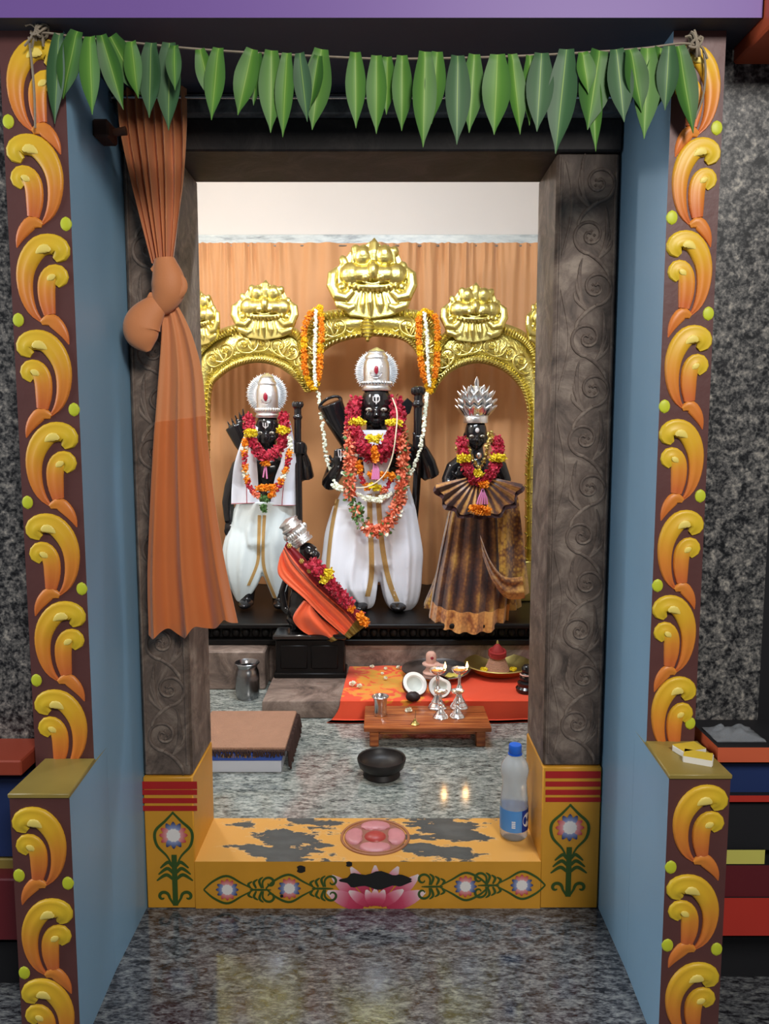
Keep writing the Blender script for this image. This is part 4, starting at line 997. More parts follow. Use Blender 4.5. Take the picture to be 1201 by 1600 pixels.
from mathutils.bvhtree import BVHTree
def fused(nm, mt, par, cloths, vox=.006, it=5):
    b = MB()
    for c in cloths:
        b.grid(lambda u, v: c.fn(u, v), 96, c.n, closed_u=True)
        for v in (0, 1):
            m = sum((c.fn(k/32, v) for k in range(32)), Vector())/32; b.add([m]+[c.fn(k/96, v) for k in range(96)], [(0, 1+k, 1+(k+1) % 96) for k in range(96)])
    o = b.build(nm, mt, par); remesh(o, vox, it, .5)
    r = par
    me = o.data; off = ORIG[par.name]; o['n'] = 0; del o['n']
    tr = BVHTree.FromPolygons([v.co+off for v in me.vertices], [list(p.vertices) for p in me.polygons])
    def hit(x, y, lift=.004):
        d = (W(x, y, 3.0)-Vector((0, 0, H))).normalized(); q = tr.ray_cast(Vector((0, 0, H)), d)
        return (q[0]-d*lift) if q[0] is not None else W(x, y, YS-.05)
    return o, hit
# the middle statue
st = thing('statue', 'tallest black stone statue, white dhoti and coral garland, under the middle golden arch', 'statue', (P_(585, 950).x, YS, ZPD), 'statues on the black pedestal')
hp, v = head_parts(588, 640, .070)
B = hp+[('t', [P_(588,650), P_(588,700)], [.044, .055]), ('b', P_(588,722), (.135,.085,.10)), ('b', P_(588,775), (.11,.08,.13)), ('b', P_(586,820), (.13,.09,.10)),
   ('t', [P_(560,700), P_(541,712,-.01), P_(522,738,-.02), P_(513,757,-.04)], [.05,.047,.042,.036]), ('t', [P_(513,757,-.04), P_(522,742,-.09), P_(530,727,-.12)], [.036,.030,.020]),
   ('t', [P_(616,700), P_(636,708,0), P_(660,728,-.01), P_(673,742,-.03)], [.05,.048,.046,.042]), ('t', [P_(673,742,-.03), P_(668,722,-.06), P_(660,704,-.08), P_(655,696,-.09)], [.042,.036,.028,.022]),
   ('t', [P_(565,830), P_(562,900), P_(566,945)], [.07,.055,.045]), ('t', [P_(618,830), P_(622,900), P_(622,948)], [.07,.055,.045]),
   ('b', W(562,950,YS-.05)+Vector((0,0,.012)), (.040,.085,.022)), ('b', W(622,950,YS-.05)+Vector((0,0,.012)), (.040,.085,.022))]
hand(B, P_(530,729,-.12), (0, -.1, 1), (1, 0, 0), .085, .2)
# gripping hand: fingers close round the bow staff
gx = P_(652,690,-.115)
for k in range(4):
    zz_ = gx+Vector((0, 0, .022-.015*k)); B.append(('t', [zz_+Vector((.022, .03, -.004)), zz_+Vector((.026, -.004, 0)), zz_+Vector((.012, -.026, 0)), zz_+Vector((-.010, -.026, 0)), zz_+Vector((-.020, -.010, 0))], [.010,.009,.0085,.008,.006]))
B.append(('t', [gx+Vector((.016, .03, .02)), gx+Vector((-.010, .006, .034)), gx+Vector((-.018, -.016, .036))], [.012,.010,.007]))
B.append(('b', gx+Vector((.012, .03, 0)), (.026, .022, .034)))
stone_body(st, B)
face_marks(st, v, .070)
round_crown(st, 588, 611, .0610, 543, (588, 581), 36)
b = MB(); b.tube([P_(x, y, d) for x, y, d in cr([(654,604,-.115),(653,640,-.115),(652,690,-.115),(652,730,-.07),(650,770,.02),(646,820,.08)], 40)], [.019]*40, 12)
for (y, r) in ((609,.030),(622,.020),(632,.028),(643,.019)): b.blob(P_(653, y, -.115), (r, r, r*.62), 14, 8)
for k in range(8): a = 2*pi*k/8; b.blob(P_(653,611,-.115)+Vector((.024*math.cos(a), .024*math.sin(a), .0)), (.009,.009,.018), 8, 6)
pm = MB(); f = lambda x, y: P_(x, y, -.162)
pm.tube([f(528,703), f(529,712), f(532,716), f(536,712), f(537,703)], .0022, 6); pm.tube([f(532.5,702), f(532.3,720)], .0022, 6); pm.build('palm_mark', M['pale_mark'], st, kind='stuff')
o = b.build('bow_staff', M['black_stone'], st); remesh(o, .004, 2)
b = MB(); b.tube([P_(575,735,.06), P_(545,690,.07), P_(526,655,.07), P_(516,630,.06)], [.032,.044,.054,.058], 22); b.tube([P_(516+17*math.cos(a)*1.0,631-6*math.cos(a)-10*math.sin(a),.06-.02*math.sin(a)) for a in [2*pi*k/24 for k in range(24)]], .008, 8, closed=True)
o = b.build('quiver', M['black_stone'], st); remesh(o, .005, 2)
MB().prism([(p.x, p.z) for p in (P_(623,655), P_(618,640), P_(636,622), P_(645,630), P_(640,646))][::-1], YS-.03, YS-.012, 0, .003).build('arrow_head', M['black_stone'], st, False)
d_up = Cloth([(738,550,628),(765,534,640),(800,520,649),(835,514,653),(858,524,642),(880,552,622),(900,578,604),(908,586,596)], .105, 40, 0, 11, .012, 1)
d_l = Cloth([(790,520,588),(830,508,592),(862,504,594),(885,502,592),(905,506,590),(925,522,588),(942,547,585),(950,560,580)], .100, 40, -.012, 8, .014, 2)
d_r = Cloth([(790,588,648),(830,584,655),(862,586,660),(890,591,659),(920,596,657),(940,602,652),(951,610,643),(955,618,636)], .100, 40, -.012, 8, .014, 4)
dho, cfr = fused('dhoti', M['white_cloth'], st, [d_up, d_l, d_r])
ribbon(st, 'gold_border', M['gold_zari'], [(577,772),(578,820),(580,860),(580,900),(574,932)], 8, cfr, 40, .003)
ribbon(st, 'gold_border', M['gold_zari'], [(590,772),(594,820),(598,860),(607,905),(620,940)], 8, cfr, 40, .003)
ribbon(st, 'gold_border', M['gold_zari'], [(527,780),(519,820),(514,860),(511,898)], 6, cfr, 30, .003)
sh = MB(); sh.sheet(lambda u, v_: W(570+36*u+(u-.5)*20*(1-v_), 672+70*v_, YS-.098-.02*v_+.03*abs(u-.5)), 12, 16, .003); sh.build('chest_cloth', M['white_cloth'], st)

def cgarl(nm, label, px, py, group=None): return thing(nm, label, 'garland', tuple(W(px, py, YS-.13)), group)
YG1 = YS-.155
g = cgarl('rose_garland', 'thick red rose garland with yellow bands round the neck of the tallest statue', 585, 725)
petal_rope(g, 'rose_petals', [(556,628,YS-.02),(550,655,YS-.10),(553,680,YS-.14),(568,702,YG1),(586,714,YG1),(604,702,YG1),(618,680,YS-.14),(622,655,YS-.10),(617,628,YS-.02)], .036, 1500, 'rose', .017, seed=11)
petal_rope(g, 'rose_petals', [(556,672,YG1-.01),(564,694,YG1-.03),(586,706,YG1-.03),(606,694,YG1-.03),(614,672,YG1-.01)], .030, 1300, 'rose', .016, seed=12)
for x, y in ((559,660),(614,661)): petal_rope(g, 'yellow_flowers', [(x-10,y,YS-.15),(x,y-1,YS-.165),(x+9,y+1,YS-.15)], .014, 1800, 'yellow_fl', .012, seed=x)
petal_rope(g, 'yellow_flowers', [(576,684,YG1-.05),(585,687,YG1-.055),(594,683,YG1-.05)], .012, 1800, 'yellow_fl', .012, seed=5)
petal_rope(g, 'orange_flower', [(584,700,YG1-.055),(587,720,YG1-.05)], .014, 2200, 'mari', .012, seed=6)
petal_rope(g, 'orange_flower', [(578,742,YG1-.02),(592,744,YG1-.02),(606,741,YG1-.02)], .017, 1800, 'mari', .012, seed=16)
b = MB()
for k in range(5): b.tube([W(x, y, YG1-.04) for x, y in cr([(585,722),(583+2*k,734),(581+2.6*k,749)], 8)], [.004,.0045,.003][0:1]*8, 6)
b.build('pink_tassel', M['pinkt'], g, kind='stuff')
g = cgarl('coral_garland', 'long coral pink flower garland with green sprigs hanging down the tallest statue', 585, 835)
CP = [(552,650,YS-.06),(547,685,YG1),(546,725,YG1-.01),(547,765,YG1-.02),(556,800,YG1-.02),(570,822,YG1-.02),(586,832,YG1-.02),(602,824,YG1-.02),(616,802,YG1-.02),(626,770,YG1-.02),(630,730,YG1-.01),(628,690,YG1),(622,655,YS-.06)]
random.seed(31)
cor = [bloom(90+k, 22, .014, .020, .0062).mesh('coral_flower', M['coral'], False) for k in range(3)]
Pp, L = path3(CP, 44)
for k, p in enumerate(Pp):
    if k in (15, 16, 18, 19): continue
    place('coral_flower', cor[k % 3], g, p+Vector((RU(-.006, .006), RU(-.004, .004), RU(-.004, .004))), (RU(0, 6), RU(0, 6), RU(0, 6)), (1.35,)*3)
petal_rope(g, 'green_sprigs', CP, .032, 130, 'fl_green', .018, seed=33, core=False); petal_rope(g, 'white_petals', CP, .036, 40, 'jasmine', .018, seed=34, core=False)
petal_rope(g, 'green_sprigs', [(552,783,YG1-.02),(562,808,YG1-.02)], .022, 600, 'fl_green', .018, seed=36, core=False)
MB().tube(Pp, .0016, 5).build('string', M['thread'], g)
g = cgarl('bead_garland', 'short orange and crimson bead garland across the belly of the tallest statue', 586, 768)
YB1 = YG1-.008
for pts, mt, rr in (([(560,722,YB1),(563,738,YB1)],'mari',.013),([(614,741,YB1),(611,749,YB1)],'mari',.011),([(571,759,YB1),(576,764,YB1)],'mari',.012),([(603,764,YB1),(597,768,YB1)],'coral',.012),([(578,758,YB1-.01),(592,763,YB1-.01)],'yellow_fl',.013)):
    petal_rope(g, 'flower_section', pts, rr, 2400, mt, .011, seed=int(pts[0][0]))
buds(g, 'crimson_beads', [(563,738,YB1),(568,757,YB1)], .008, 14, 'crimson_bead', .0058); buds(g, 'crimson_beads', [(611,749,YB1),(603,764,YB1)], .008, 14, 'crimson_bead', .0058)
g = cgarl('thread_garland', 'thin cream thread looped from ear to waist over the tallest statue', 575, 765)
MB().tube([W(*q) for q in cr([(613,622,YS-.06),(620,645,YS-.17),(618,680,YS-.215),(613,712,YS-.215),(604,736,YS-.21),(590,752,YS-.205),(572,761,YS-.20),(556,762,YS-.19)], 50)], .0030, 6).build('thread', M['thread'], g)
g = thing('jasmine_garland', 'long white jasmine bud string looping between the two marigold hangings', 'garland', tuple(W(586, 780, YS-.14)))
buds(g, 'jasmine_buds', [(497,612,3.63),(501,640,3.60),(505,680,3.55),(509,710,3.50),(516,738,3.45),(527,760,3.40),(548,770,3.375),(572,777,3.365),(590,780,3.365),(608,773,3.37),(626,760,3.375),(642,738,3.365),(653,712,3.36),(660,680,3.37),(664,645,3.43),(667,612,3.61)], .006, 130, 'jasmine', .0068)
buds(g, 'jasmine_clump', [(522,757,3.39),(533,764,3.37),(544,769,3.36)], .010, 26, 'jasmine', .0075); buds(g, 'jasmine_clump', [(570,778,3.36),(590,781,3.355),(602,776,3.36)], .009, 22, 'jasmine', .0075)
def hang(label, strands, white, cx, cy):
    g = thing('marigold_garland', label, 'garland', tuple(W(cx, cy, YA-.07)), 'marigold hangings on the golden arch')
    for i, s_ in enumerate(strands): marigold_string(g, s_, 50+i, lambda k, n: (k % 7 in (0, 1)) or k > n-3, .019, .0225)
    buds(g, 'jasmine_buds', white, .005, 60, 'jasmine', .0062)
    return g
ym = YA-.07
hang('marigold string hanging over the golden arch on the knotted curtain side', [[(500,481,ym),(484,492,ym),(476,512,ym),(475,550,ym),(478,585,ym),(488,606,ym)], [(500,481,ym-.02),(502,510,ym-.02),(500,550,ym-.02),(498,585,ym-.02),(491,606,ym-.02)]], [(494,484,ym-.02),(492,530,ym-.03),(491,570,ym-.03),(493,602,ym-.03)], 490, 608)
hang('marigold hanging over the golden arch beside the raised bow of the tallest statue', [[(663,487,ym-.02),(655,495,ym-.02),(655,540,ym-.02),(660,580,ym-.02),(671,611,ym-.02)], [(665,487,ym),(680,496,ym),(683,525,ym),(682,565,ym),(677,595,ym),(672,611,ym)]], [(663,488,ym-.03),(667,530,ym-.03),(668,570,ym-.03),(671,602,ym-.03)], 672, 612)

# the statue with the shawl
s2 = thing('statue', 'black stone statue with white shawl and sun disc crown nearest the knotted curtain', 'statue', (P_(412, 945).x, YS, ZPD), 'statues on the black pedestal')
hp, v = head_parts(418, 676, .055)
B = hp+[('t', [P_(418,690), P_(418,725)], [.036,.046]), ('b', P_(417,735), (.105,.07,.09)), ('b', P_(415,785), (.09,.07,.12)), ('b', P_(410,825), (.10,.08,.10)),
   ('t', [P_(392,716), P_(374,730,.0), P_(362,760,-.01), P_(356,785,-.02), P_(358,815,-.03)], [.042,.040,.034,.028,.022]),
   ('t', [P_(442,716), P_(462,728,0), P_(478,745,-.02)], [.042,.040,.038]), ('t', [P_(478,745,-.02), P_(476,725,-.05), P_(472,708,-.075)], [.038,.030,.020]),
   ('t', [P_(392,830), P_(388,890), P_(384,945)], [.055,.045,.036]), ('t', [P_(432,830), P_(436,890), P_(438,945)], [.055,.045,.036]),
   ('b', W(384,948,YS-.04)+Vector((0,0,.014)), (.034,.07,.020)), ('b', W(438,948,YS-.04)+Vector((0,0,.014)), (.034,.07,.020))]
gx = P_(466,700,-.10)
for k in range(4):
    q = gx+Vector((0, 0, .020-.013*k)); B.append(('t', [q+Vector((.022, .028, -.006)), q+Vector((.026, -.004, -.003)), q+Vector((.014, -.024, 0)), q+Vector((-.008, -.024, 0)), q+Vector((-.018, -.010, 0))], [.009,.0085,.008,.0075,.006]))
B.append(('t', [gx+Vector((.016, .03, .018)), gx+Vector((-.008, .006, .032)), gx+Vector((-.016, -.014, .034))], [.011,.009,.0065])); B.append(('b', gx+Vector((.014, .028, -.004)), (.024,.02,.032)))
hand(B, P_(358,815,-.03), (0, -.1, -1), (-1, 0, 0), .075, .3)
stone_body(s2, B); face_marks(s2, v, .055)
round_crown(s2, 418, 653, .0500, 583, (417, 616), 34)
b = MB(); b.tube([P_(x, y, -.10) for x, y in cr([(465,630),(465,680),(466,740),(467,800),(468,850)], 30)], [.016]*30, 12)
for (y, r) in ((634,.025),(644,.017),(652,.022),(660,.016)): b.blob(P_(465, y, -.10), (r, r, r*.62), 14, 8)
for k in range(8): a = 2*pi*k/8; b.blob(P_(465,632,-.10)+Vector((.019*math.cos(a), .019*math.sin(a), 0)), (.008,.008,.015), 8, 6)
o = b.build('bow_staff', M['black_stone'], s2); remesh(o, .004, 2)
b = MB(); b.tube([P_(396,720,.05), P_(378,690,.06), P_(366,665,.06)], [.03,.040,.046], 20)
for k in range(5): b.tube([P_(362+5*k,672-4*k,.05), P_(355+6*k,658-5*k,.04)], [.008,.004], 7)
o = b.build('quiver', M['black_stone'], s2); remesh(o, .005, 2)
d2u = Cloth([(782,372,460),(800,362,462),(825,359,458),(845,368,446),(865,385,428),(880,398,416),(886,402,412)], .090, 30, 0, 10, .011, 3)
d2l = Cloth([(800,364,408),(850,350,413),(880,349,412),(905,355,407),(925,363,396),(940,370,384)], .085, 30, -.010, 7, .012, 5)
d2r = Cloth([(800,405,460),(850,398,460),(880,404,456),(905,414,451),(930,424,447),(947,432,442)], .085, 30, -.010, 7, .012, 6)
dho2, cf2 = fused('dhoti', M['white_cloth2'], s2, [d2u, d2l, d2r])
ribbon(s2, 'gold_border', M['gold_zari'], [(405,805),(404,850),(402,880),(388,915)], 5, cf2, 30, .003); ribbon(s2, 'gold_border', M['gold_zari'], [(413,805),(411,850),(413,890),(430,935)], 5, cf2, 30, .003)
# shawl: two panels from the shoulders
def panel(ol, il, y0, seed):
    O, I = cr(ol, 40), cr(il, 40)
    def f(u, v_):
        t = v_*39; j = min(int(t), 38); q = t-j; a = [O[j][k]*(1-q)+O[j+1][k]*q for k in (0, 1)]; c = [I[j][k]*(1-q)+I[j+1][k]*q for k in (0, 1)]
        dd = y0-.03*math.sin(pi*min(1, v_*1.4))*(1-.3*u)-.006*math.sin(u*9+seed+v_*2)+.10*max(0, .18-v_)
        return W(a[0]+(c[0]-a[0])*u, a[1]+(c[1]-a[1])*u, YS+dd)
    return f
pl = panel([(391,660),(378,688),(366,725),(362,760),(361,788)], [(403,668),(399,700),(402,735),(404,770),(406,786)], -.085, 0)
pr_ = panel([(453,658),(459,690),(463,730),(463,770),(463,790)], [(437,690),(440,715),(430,745),(424,775),(422,790)], -.085, 2)
for f in (pl, pr_): MB().sheet(f, 18, 40, .003).build('shawl', M['white_cloth'], s2)
for f in (pl, pr_):
    MB().tube([f(.55, .60+.38*k/10)-Vector((0, .002, 0)) for k in range(11)], .0015, 5).build('red_stitch', M['crimson_bead'], s2)
    MB().tube([f(k/12, .985)-Vector((0, .002, 0)) for k in range(13)], .0012, 5).build('red_hem', M['crimson_bead'], s2)
YG2 = YS-.145
g = cgarl('rose_garland', 'short red rose garland with two yellow bands round the neck of the shawled statue', 415, 718)
petal_rope(g, 'rose_petals', [(388,652,YS-.05),(389,668,YS-.12),(394,690,YG2),(403,706,YG2-.01),(416,713,YG2-.02),(430,707,YG2-.01),(441,692,YG2),(444,668,YS-.12),(443,650,YS-.05)], .025, 1700, 'rose', .014, seed=21)
for x, y in ((391,677),(442,673)): petal_rope(g, 'yellow_flowers', [(x-6,y,YG2-.01),(x,y-1,YG2-.02),(x+6,y,YG2-.01)], .016, 2400, 'yellow_fl', .012, seed=x)
petal_rope(g, 'orange_flower', [(411,722,YG2-.02),(419,723,YG2-.02)], .013, 3000, 'mari', .011, seed=23)
b = MB(); b.tube([W(x, y, YG2-.02) for x, y in ((414,726),(411,746))], .0035, 6); b.tube([W(x, y, YG2-.02) for x, y in ((415,726),(417,748))], .0035, 6); b.build('pink_tassel', M['pinkt'], g, kind='stuff')
g = cgarl('bead_garland', 'long marigold and crimson bead garland hanging on the shawled statue', 415, 795)
segs = [((383,688),(383,698),'mari'),((383,698),(382,705),'jasmine'),((382,705),(382,710),'mari'),((382,710),(383,728),'crimson_bead'),((383,728),(383,735),'mari'),((383,735),(385,745),'jasmine'),((385,745),(387,753),'mari'),((387,753),(396,769),'crimson_bead'),((396,769),(404,776),'coral'),
        ((453,684),(453,705),'jasmine'),((452,705),(451,713),'mari'),((451,713),(448,730),'crimson_bead'),((447,732),(445,738),'mari'),((445,738),(441,748),'jasmine'),((440,750),(437,755),'mari'),((437,755),(430,768),'crimson_bead'),((428,768),(422,776),'mari'),((402,762),(430,761),'mari'),((408,778),(418,780),'fl_green'),((411,790),(413,798),'fl_green')]
for i, (a, c, mt) in enumerate(segs):
    if mt in ('jasmine', 'crimson_bead'): buds(g, 'bead_section', [(a[0],a[1],YG2-.015),(c[0],c[1],YG2-.015)], .010, max(8, int(math.dist(a, c)*.8)), mt, .006, i)
    else: petal_rope(g, 'flower_section', [(a[0],a[1],YG2-.015),(c[0],c[1],YG2-.015)], .013, 2400, mt, .010, seed=i+3)

# the statue in silk
M['silk'] = None
def silk(name, dark, mid, hi):
    m = mat(name, mid, .42, spec=.6, sheen=.4); nt = m.node_tree; b = nt.nodes['Principled BSDF']; tc = nt.nodes.new('ShaderNodeTexCoord')
    v1 = nt.nodes.new('ShaderNodeTexVoronoi'); v1.inputs['Scale'].default_value = 70; n1 = nt.nodes.new('ShaderNodeTexNoise'); n1.inputs['Scale'].default_value = 9; n1.inputs['Detail'].default_value = 4
    nt.links.new(tc.outputs['Object'], v1.inputs['Vector']); nt.links.new(tc.outputs['Object'], n1.inputs['Vector'])
    mx = nt.nodes.new('ShaderNodeMath'); mx.operation = 'MULTIPLY_ADD'; mx.inputs[1].default_value = -.35; nt.links.new(v1.outputs['Distance'], mx.inputs[0]); nt.links.new(n1.outputs['Fac'], mx.inputs[2])
    rp = ramp(nt, [(.10, dark), (.26, mid), (.42, hi)]); nt.links.new(mx.outputs[0], rp.inputs[0]); nt.links.new(rp.outputs[0], b.inputs['Base Color']); return m
M['silk'] = silk('brown_gold_brocade', S(66,28,20), S(126,78,30), S(186,140,50)); M['silk_gold'] = silk('gold_border_brocade', S(92,48,26), S(156,100,46), S(200,148,70)); M['maroon_silk'] = mat('dark_maroon_silk', S(58,22,26), .45, sheen=.3)
YS3 = YS-.17; P3 = lambda x, y, d=0.: W(x, y, YS3+d)
s3 = thing('statue', 'black stone statue in brown and gold silk with a lotus shaped silver crown', 'statue', (P3(742, 970).x, YS3, ZPD), 'statues on the black pedestal')
hp, v = head_parts(743, 681, .048, -.17)
B = hp+[('t', [P3(743,700), P3(744,725)], [.032,.04]), ('b', P3(745,740), (.085,.062,.08)), ('b', P3(746,790), (.08,.065,.12)), ('b', P3(745,840), (.10,.08,.10)),
   ('t', [P3(724,722), P3(708,732), P3(700,750,-.01), P3(703,768,-.04)], [.038,.036,.030,.026]), ('t', [P3(703,768,-.04), P3(716,758,-.08), P3(722,750,-.09)], [.026,.022,.016]),
   ('t', [P3(766,722), P3(780,730), P3(788,750,-.01), P3(786,780,-.03)], [.038,.036,.030,.024]),
   ('t', [P3(725,850), P3(722,900), P3(720,945)], [.06,.05,.04]), ('t', [P3(765,850), P3(768,900), P3(770,945)], [.06,.05,.04])]
hand(B, P3(722,750,-.09), (0, -.1, 1), (1, 0, 0), .065, .2); hand(B, P3(786,780,-.03), (0, -.1, -1), (1, 0, 0), .07, .3)
stone_body(s3, B); face_marks(s3, v, .048, False)
MB().blob(v(0, -1.13, .50), (.009,.004,.011), 10, 6).build('forehead_mark', M['pale_mark'], s3)
c = P3(743, 661); zt = P3(743, 598).z-c.z; s = .0485
cr3 = MB().lathe([(1.06*s,0),(1.10*s,.03*zt),(1.10*s,.17*zt),(1.02*s,.20*zt),(1.02*s,.26*zt),(1.22*s,.38*zt),(1.26*s,.50*zt),(1.16*s,.62*zt),(.95*s,.72*zt),(.70*s,.82*zt),(.40*s,.90*zt),(0,.96*zt)], c, 36).build('crown', M['silver'], s3)
def cpet(L, w):
    b = MB(); b.relief(cr([(0, 0, w*.5), (0, L*.35, w), (0, L*.7, w*.72), (0, L, .001)], 12), .008, lambda u, q, hh: Vector((u, -hh-.10*q*q/L*2, q)), 8)
    return b
for row, (n, rr, z0, L, w) in enumerate(((10, 1.12, .20, .056, .046), (10, 1.26, .36, .052, .042), (9, 1.16, .54, .052, .036), (6, .80, .70, .044, .030))):
    me = cpet(L, w).mesh('crown_petal', M['silver_plain'])
    for k in range(n):
        a = -pi/2+(k-(n-1)/2)*(pi*1.25/(n-1)) if row < 3 else 2*pi*k/n
        place('crown_petal', me, s3, c+Vector((rr*s*math.cos(a), rr*s*math.sin(a), z0*zt)), (.52-.10*row, 0, a+pi/2), (1, 1, 1))
place('crown_petal', cpet(.05, .022).mesh('crown_petal', M['silver_plain']), s3, c+Vector((0, -.2*s, .86*zt)))
MB().blob(c+Vector((.012, -1.16*s, .42*zt)), (.007,.006,.015), 10, 8).build('red_gem', M['gem'], s3)
# skirt of broad pleats, opening into a gold border
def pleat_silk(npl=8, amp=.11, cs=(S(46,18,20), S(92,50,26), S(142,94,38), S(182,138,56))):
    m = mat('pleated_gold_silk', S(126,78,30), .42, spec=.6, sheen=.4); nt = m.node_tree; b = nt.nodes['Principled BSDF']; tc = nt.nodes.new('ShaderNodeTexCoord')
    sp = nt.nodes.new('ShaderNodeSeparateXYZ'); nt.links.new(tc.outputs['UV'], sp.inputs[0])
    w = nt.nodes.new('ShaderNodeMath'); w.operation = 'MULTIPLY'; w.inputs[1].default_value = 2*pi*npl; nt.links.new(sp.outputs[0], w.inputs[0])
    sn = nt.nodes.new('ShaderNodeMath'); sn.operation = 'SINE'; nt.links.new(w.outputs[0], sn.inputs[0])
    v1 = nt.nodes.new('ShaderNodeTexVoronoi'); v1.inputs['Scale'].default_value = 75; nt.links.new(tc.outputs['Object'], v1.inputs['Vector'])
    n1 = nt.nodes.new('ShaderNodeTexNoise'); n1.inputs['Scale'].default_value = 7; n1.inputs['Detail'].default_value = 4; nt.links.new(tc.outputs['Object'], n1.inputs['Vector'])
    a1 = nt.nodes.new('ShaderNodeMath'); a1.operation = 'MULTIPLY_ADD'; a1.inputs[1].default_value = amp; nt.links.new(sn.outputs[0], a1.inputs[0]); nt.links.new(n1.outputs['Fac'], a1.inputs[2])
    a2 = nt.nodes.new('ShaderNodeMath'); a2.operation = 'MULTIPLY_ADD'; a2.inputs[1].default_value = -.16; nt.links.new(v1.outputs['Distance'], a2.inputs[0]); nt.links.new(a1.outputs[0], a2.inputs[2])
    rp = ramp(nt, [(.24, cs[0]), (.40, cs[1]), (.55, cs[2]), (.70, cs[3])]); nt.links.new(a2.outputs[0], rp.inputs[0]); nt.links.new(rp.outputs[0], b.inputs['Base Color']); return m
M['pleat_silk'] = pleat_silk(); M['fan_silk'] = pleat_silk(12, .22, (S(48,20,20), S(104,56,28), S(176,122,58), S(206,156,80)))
M['hem_gold'] = silk('gold_hem_brocade', S(150,84,40), S(206,140,70), S(226,166,90))
def pleat(rows, ry, npl, amp, d0, seed=0):
    R_ = cr(rows, 40)
    def f(u, v_):
        t = v_*39; j = min(int(t), 38); q = t-j; r = [R_[j][k]*(1-q)+R_[j+1][k]*q for k in range(3)]
        a = pi+pi*u; cx = (r[1]+r[2])/2; hw = (r[2]-r[1])/2; ph = npl*u*2*pi+seed+.5*math.sin(4*u)
        k = (2*abs((ph/(2*pi)) % 1-.5)-.5)*2
        yb = r[0]+1.5*v_**4*math.sin(ph)+17*v_**2*math.sin(pi*u)
        p = W(cx+hw*math.cos(a)*1.0, yb, YS3+d0); p.y += ry*(.55+.45*v_)*math.sin(a)+amp*k*(.3+.7*v_)
        return p
    return f
# back half closes the garment
SK = [(798,702,790),(832,695,795),(865,688,798),(898,681,798),(930,675,796),(961,670,793)]
fs = pleat(SK, .125, 8, .018, -.02, 1.0)
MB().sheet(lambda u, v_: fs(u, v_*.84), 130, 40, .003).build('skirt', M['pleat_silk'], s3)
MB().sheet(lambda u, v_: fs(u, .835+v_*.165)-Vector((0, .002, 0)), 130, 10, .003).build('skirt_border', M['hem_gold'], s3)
sb_ = Cloth([(800,700,795),(850,690,800),(900,680,806),(940,664,812),(948,662,812)], .11, 30, -.14, 9, .008, 7); sb_.build('under_skirt', M['silk'], s3)
b = MB()
def side(u, v_):
    x = 775+(34+12*v_)*u+6*v_; y = 776+150*v_+10*math.sin(pi*u)*v_
    return W(x, y, YS3-.13+.05*u+.014*math.sin(u*10+v_*3)-.02*v_)
b.sheet(side, 30, 30, .003); b.build('side_drape', M['silk'], s3)
def sw(u, v_):
    p0 = cr([(752,850),(768,890),(790,915),(818,915)], 30); t = u*29; j = min(int(t), 28); x = p0[j][0]+(p0[j+1][0]-p0[j][0])*(t-j); y = p0[j][1]+(p0[j+1][1]-p0[j][1])*(t-j)
    return W(x-2+4*v_, y-14+34*v_, YS3-.185-.014*math.sin(pi*v_)-.008*math.sin(v_*11)+.05*u)
b = MB(); b.sheet(sw, 30, 20, .003); b.build('swag', M['silk_gold'], s3)
# fan of pleats at the waist
def fan(u, v_):
    a = math.radians(192+156*u); hub = (748, 742); r0, r1 = 20, 66*(1+.05*math.sin(u*40))
    r = r0+(r1-r0)*v_; ph = u*12; k = 2*abs(ph % 1-.5)-.5
    x = hub[0]+r*math.cos(a)*1.02; y = hub[1]-r*math.sin(a)*.98
    if y > 804: y = 804+(y-804)*.35
    return W(x, y, YS3-.165-.030*v_+.022*k*v_)
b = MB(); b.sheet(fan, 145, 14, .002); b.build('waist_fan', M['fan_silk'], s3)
b = MB(); b.sheet(lambda u, v_: fan(u, .88+.20*v_)+Vector((0, .006, -.012*v_)), 145, 5, .002); b.build('fan_edge', M['maroon_silk'], s3)
YG3 = YS3-.15
g = cgarl('rose_garland', 'red rose garland with yellow bands round the neck of the silk dressed statue', 750, 760)
petal_rope(g, 'rose_petals', [(722,688,YS3-.05),(722,702,YS3-.12),(728,725,YG3),(738,744,YG3-.015),(750,752,YG3-.02),(763,744,YG3-.015),(775,724,YG3),(778,702,YS3-.12),(776,686,YS3-.05)], .026, 1700, 'rose', .014, seed=41)
for x, y in ((725,717),(778,716)): petal_rope(g, 'yellow_flowers', [(x-8,y,YG3-.012),(x,y-1,YG3-.02),(x+8,y,YG3-.012)], .015, 2200, 'yellow_fl', .012, seed=x)
petal_rope(g, 'yellow_flowers', [(742,738,YG3-.03),(752,742,YG3-.03)], .013, 2400, 'yellow_fl', .011, seed=43)
petal_rope(g, 'orange_flower', [(752,759,YG3-.04),(760,756,YG3-.04)], .013, 2600, 'mari', .011, seed=44)
b = MB()
for k in range(5): b.tube([W(x, y, YG3-.055) for x, y in ((754,764),(748+3*k,778),(745+4*k,788))], .0036, 6)
b.build('pink_tassel', M['pinkt'], g, kind='stuff')
petal_rope(g, 'orange_flower', [(736,793,YG3-.065),(750,797,YG3-.07),(763,798,YG3-.065)], .018, 2200, 'mari', .012, seed=45)
g = thing('gold_necklace', 'gold bead necklace inside the rose garland of the silk dressed statue', 'necklace', tuple(W(748, 735, YG3)))
buds(g, 'gold_beads', [(728,684,YS3-.05),(733,705,YS3-.10),(742,724,YS3-.125),(748,732,YS3-.13),(755,722,YS3-.125),(760,705,YS3-.10),(763,684,YS3-.05)], .005, 50, 'brass', .006)
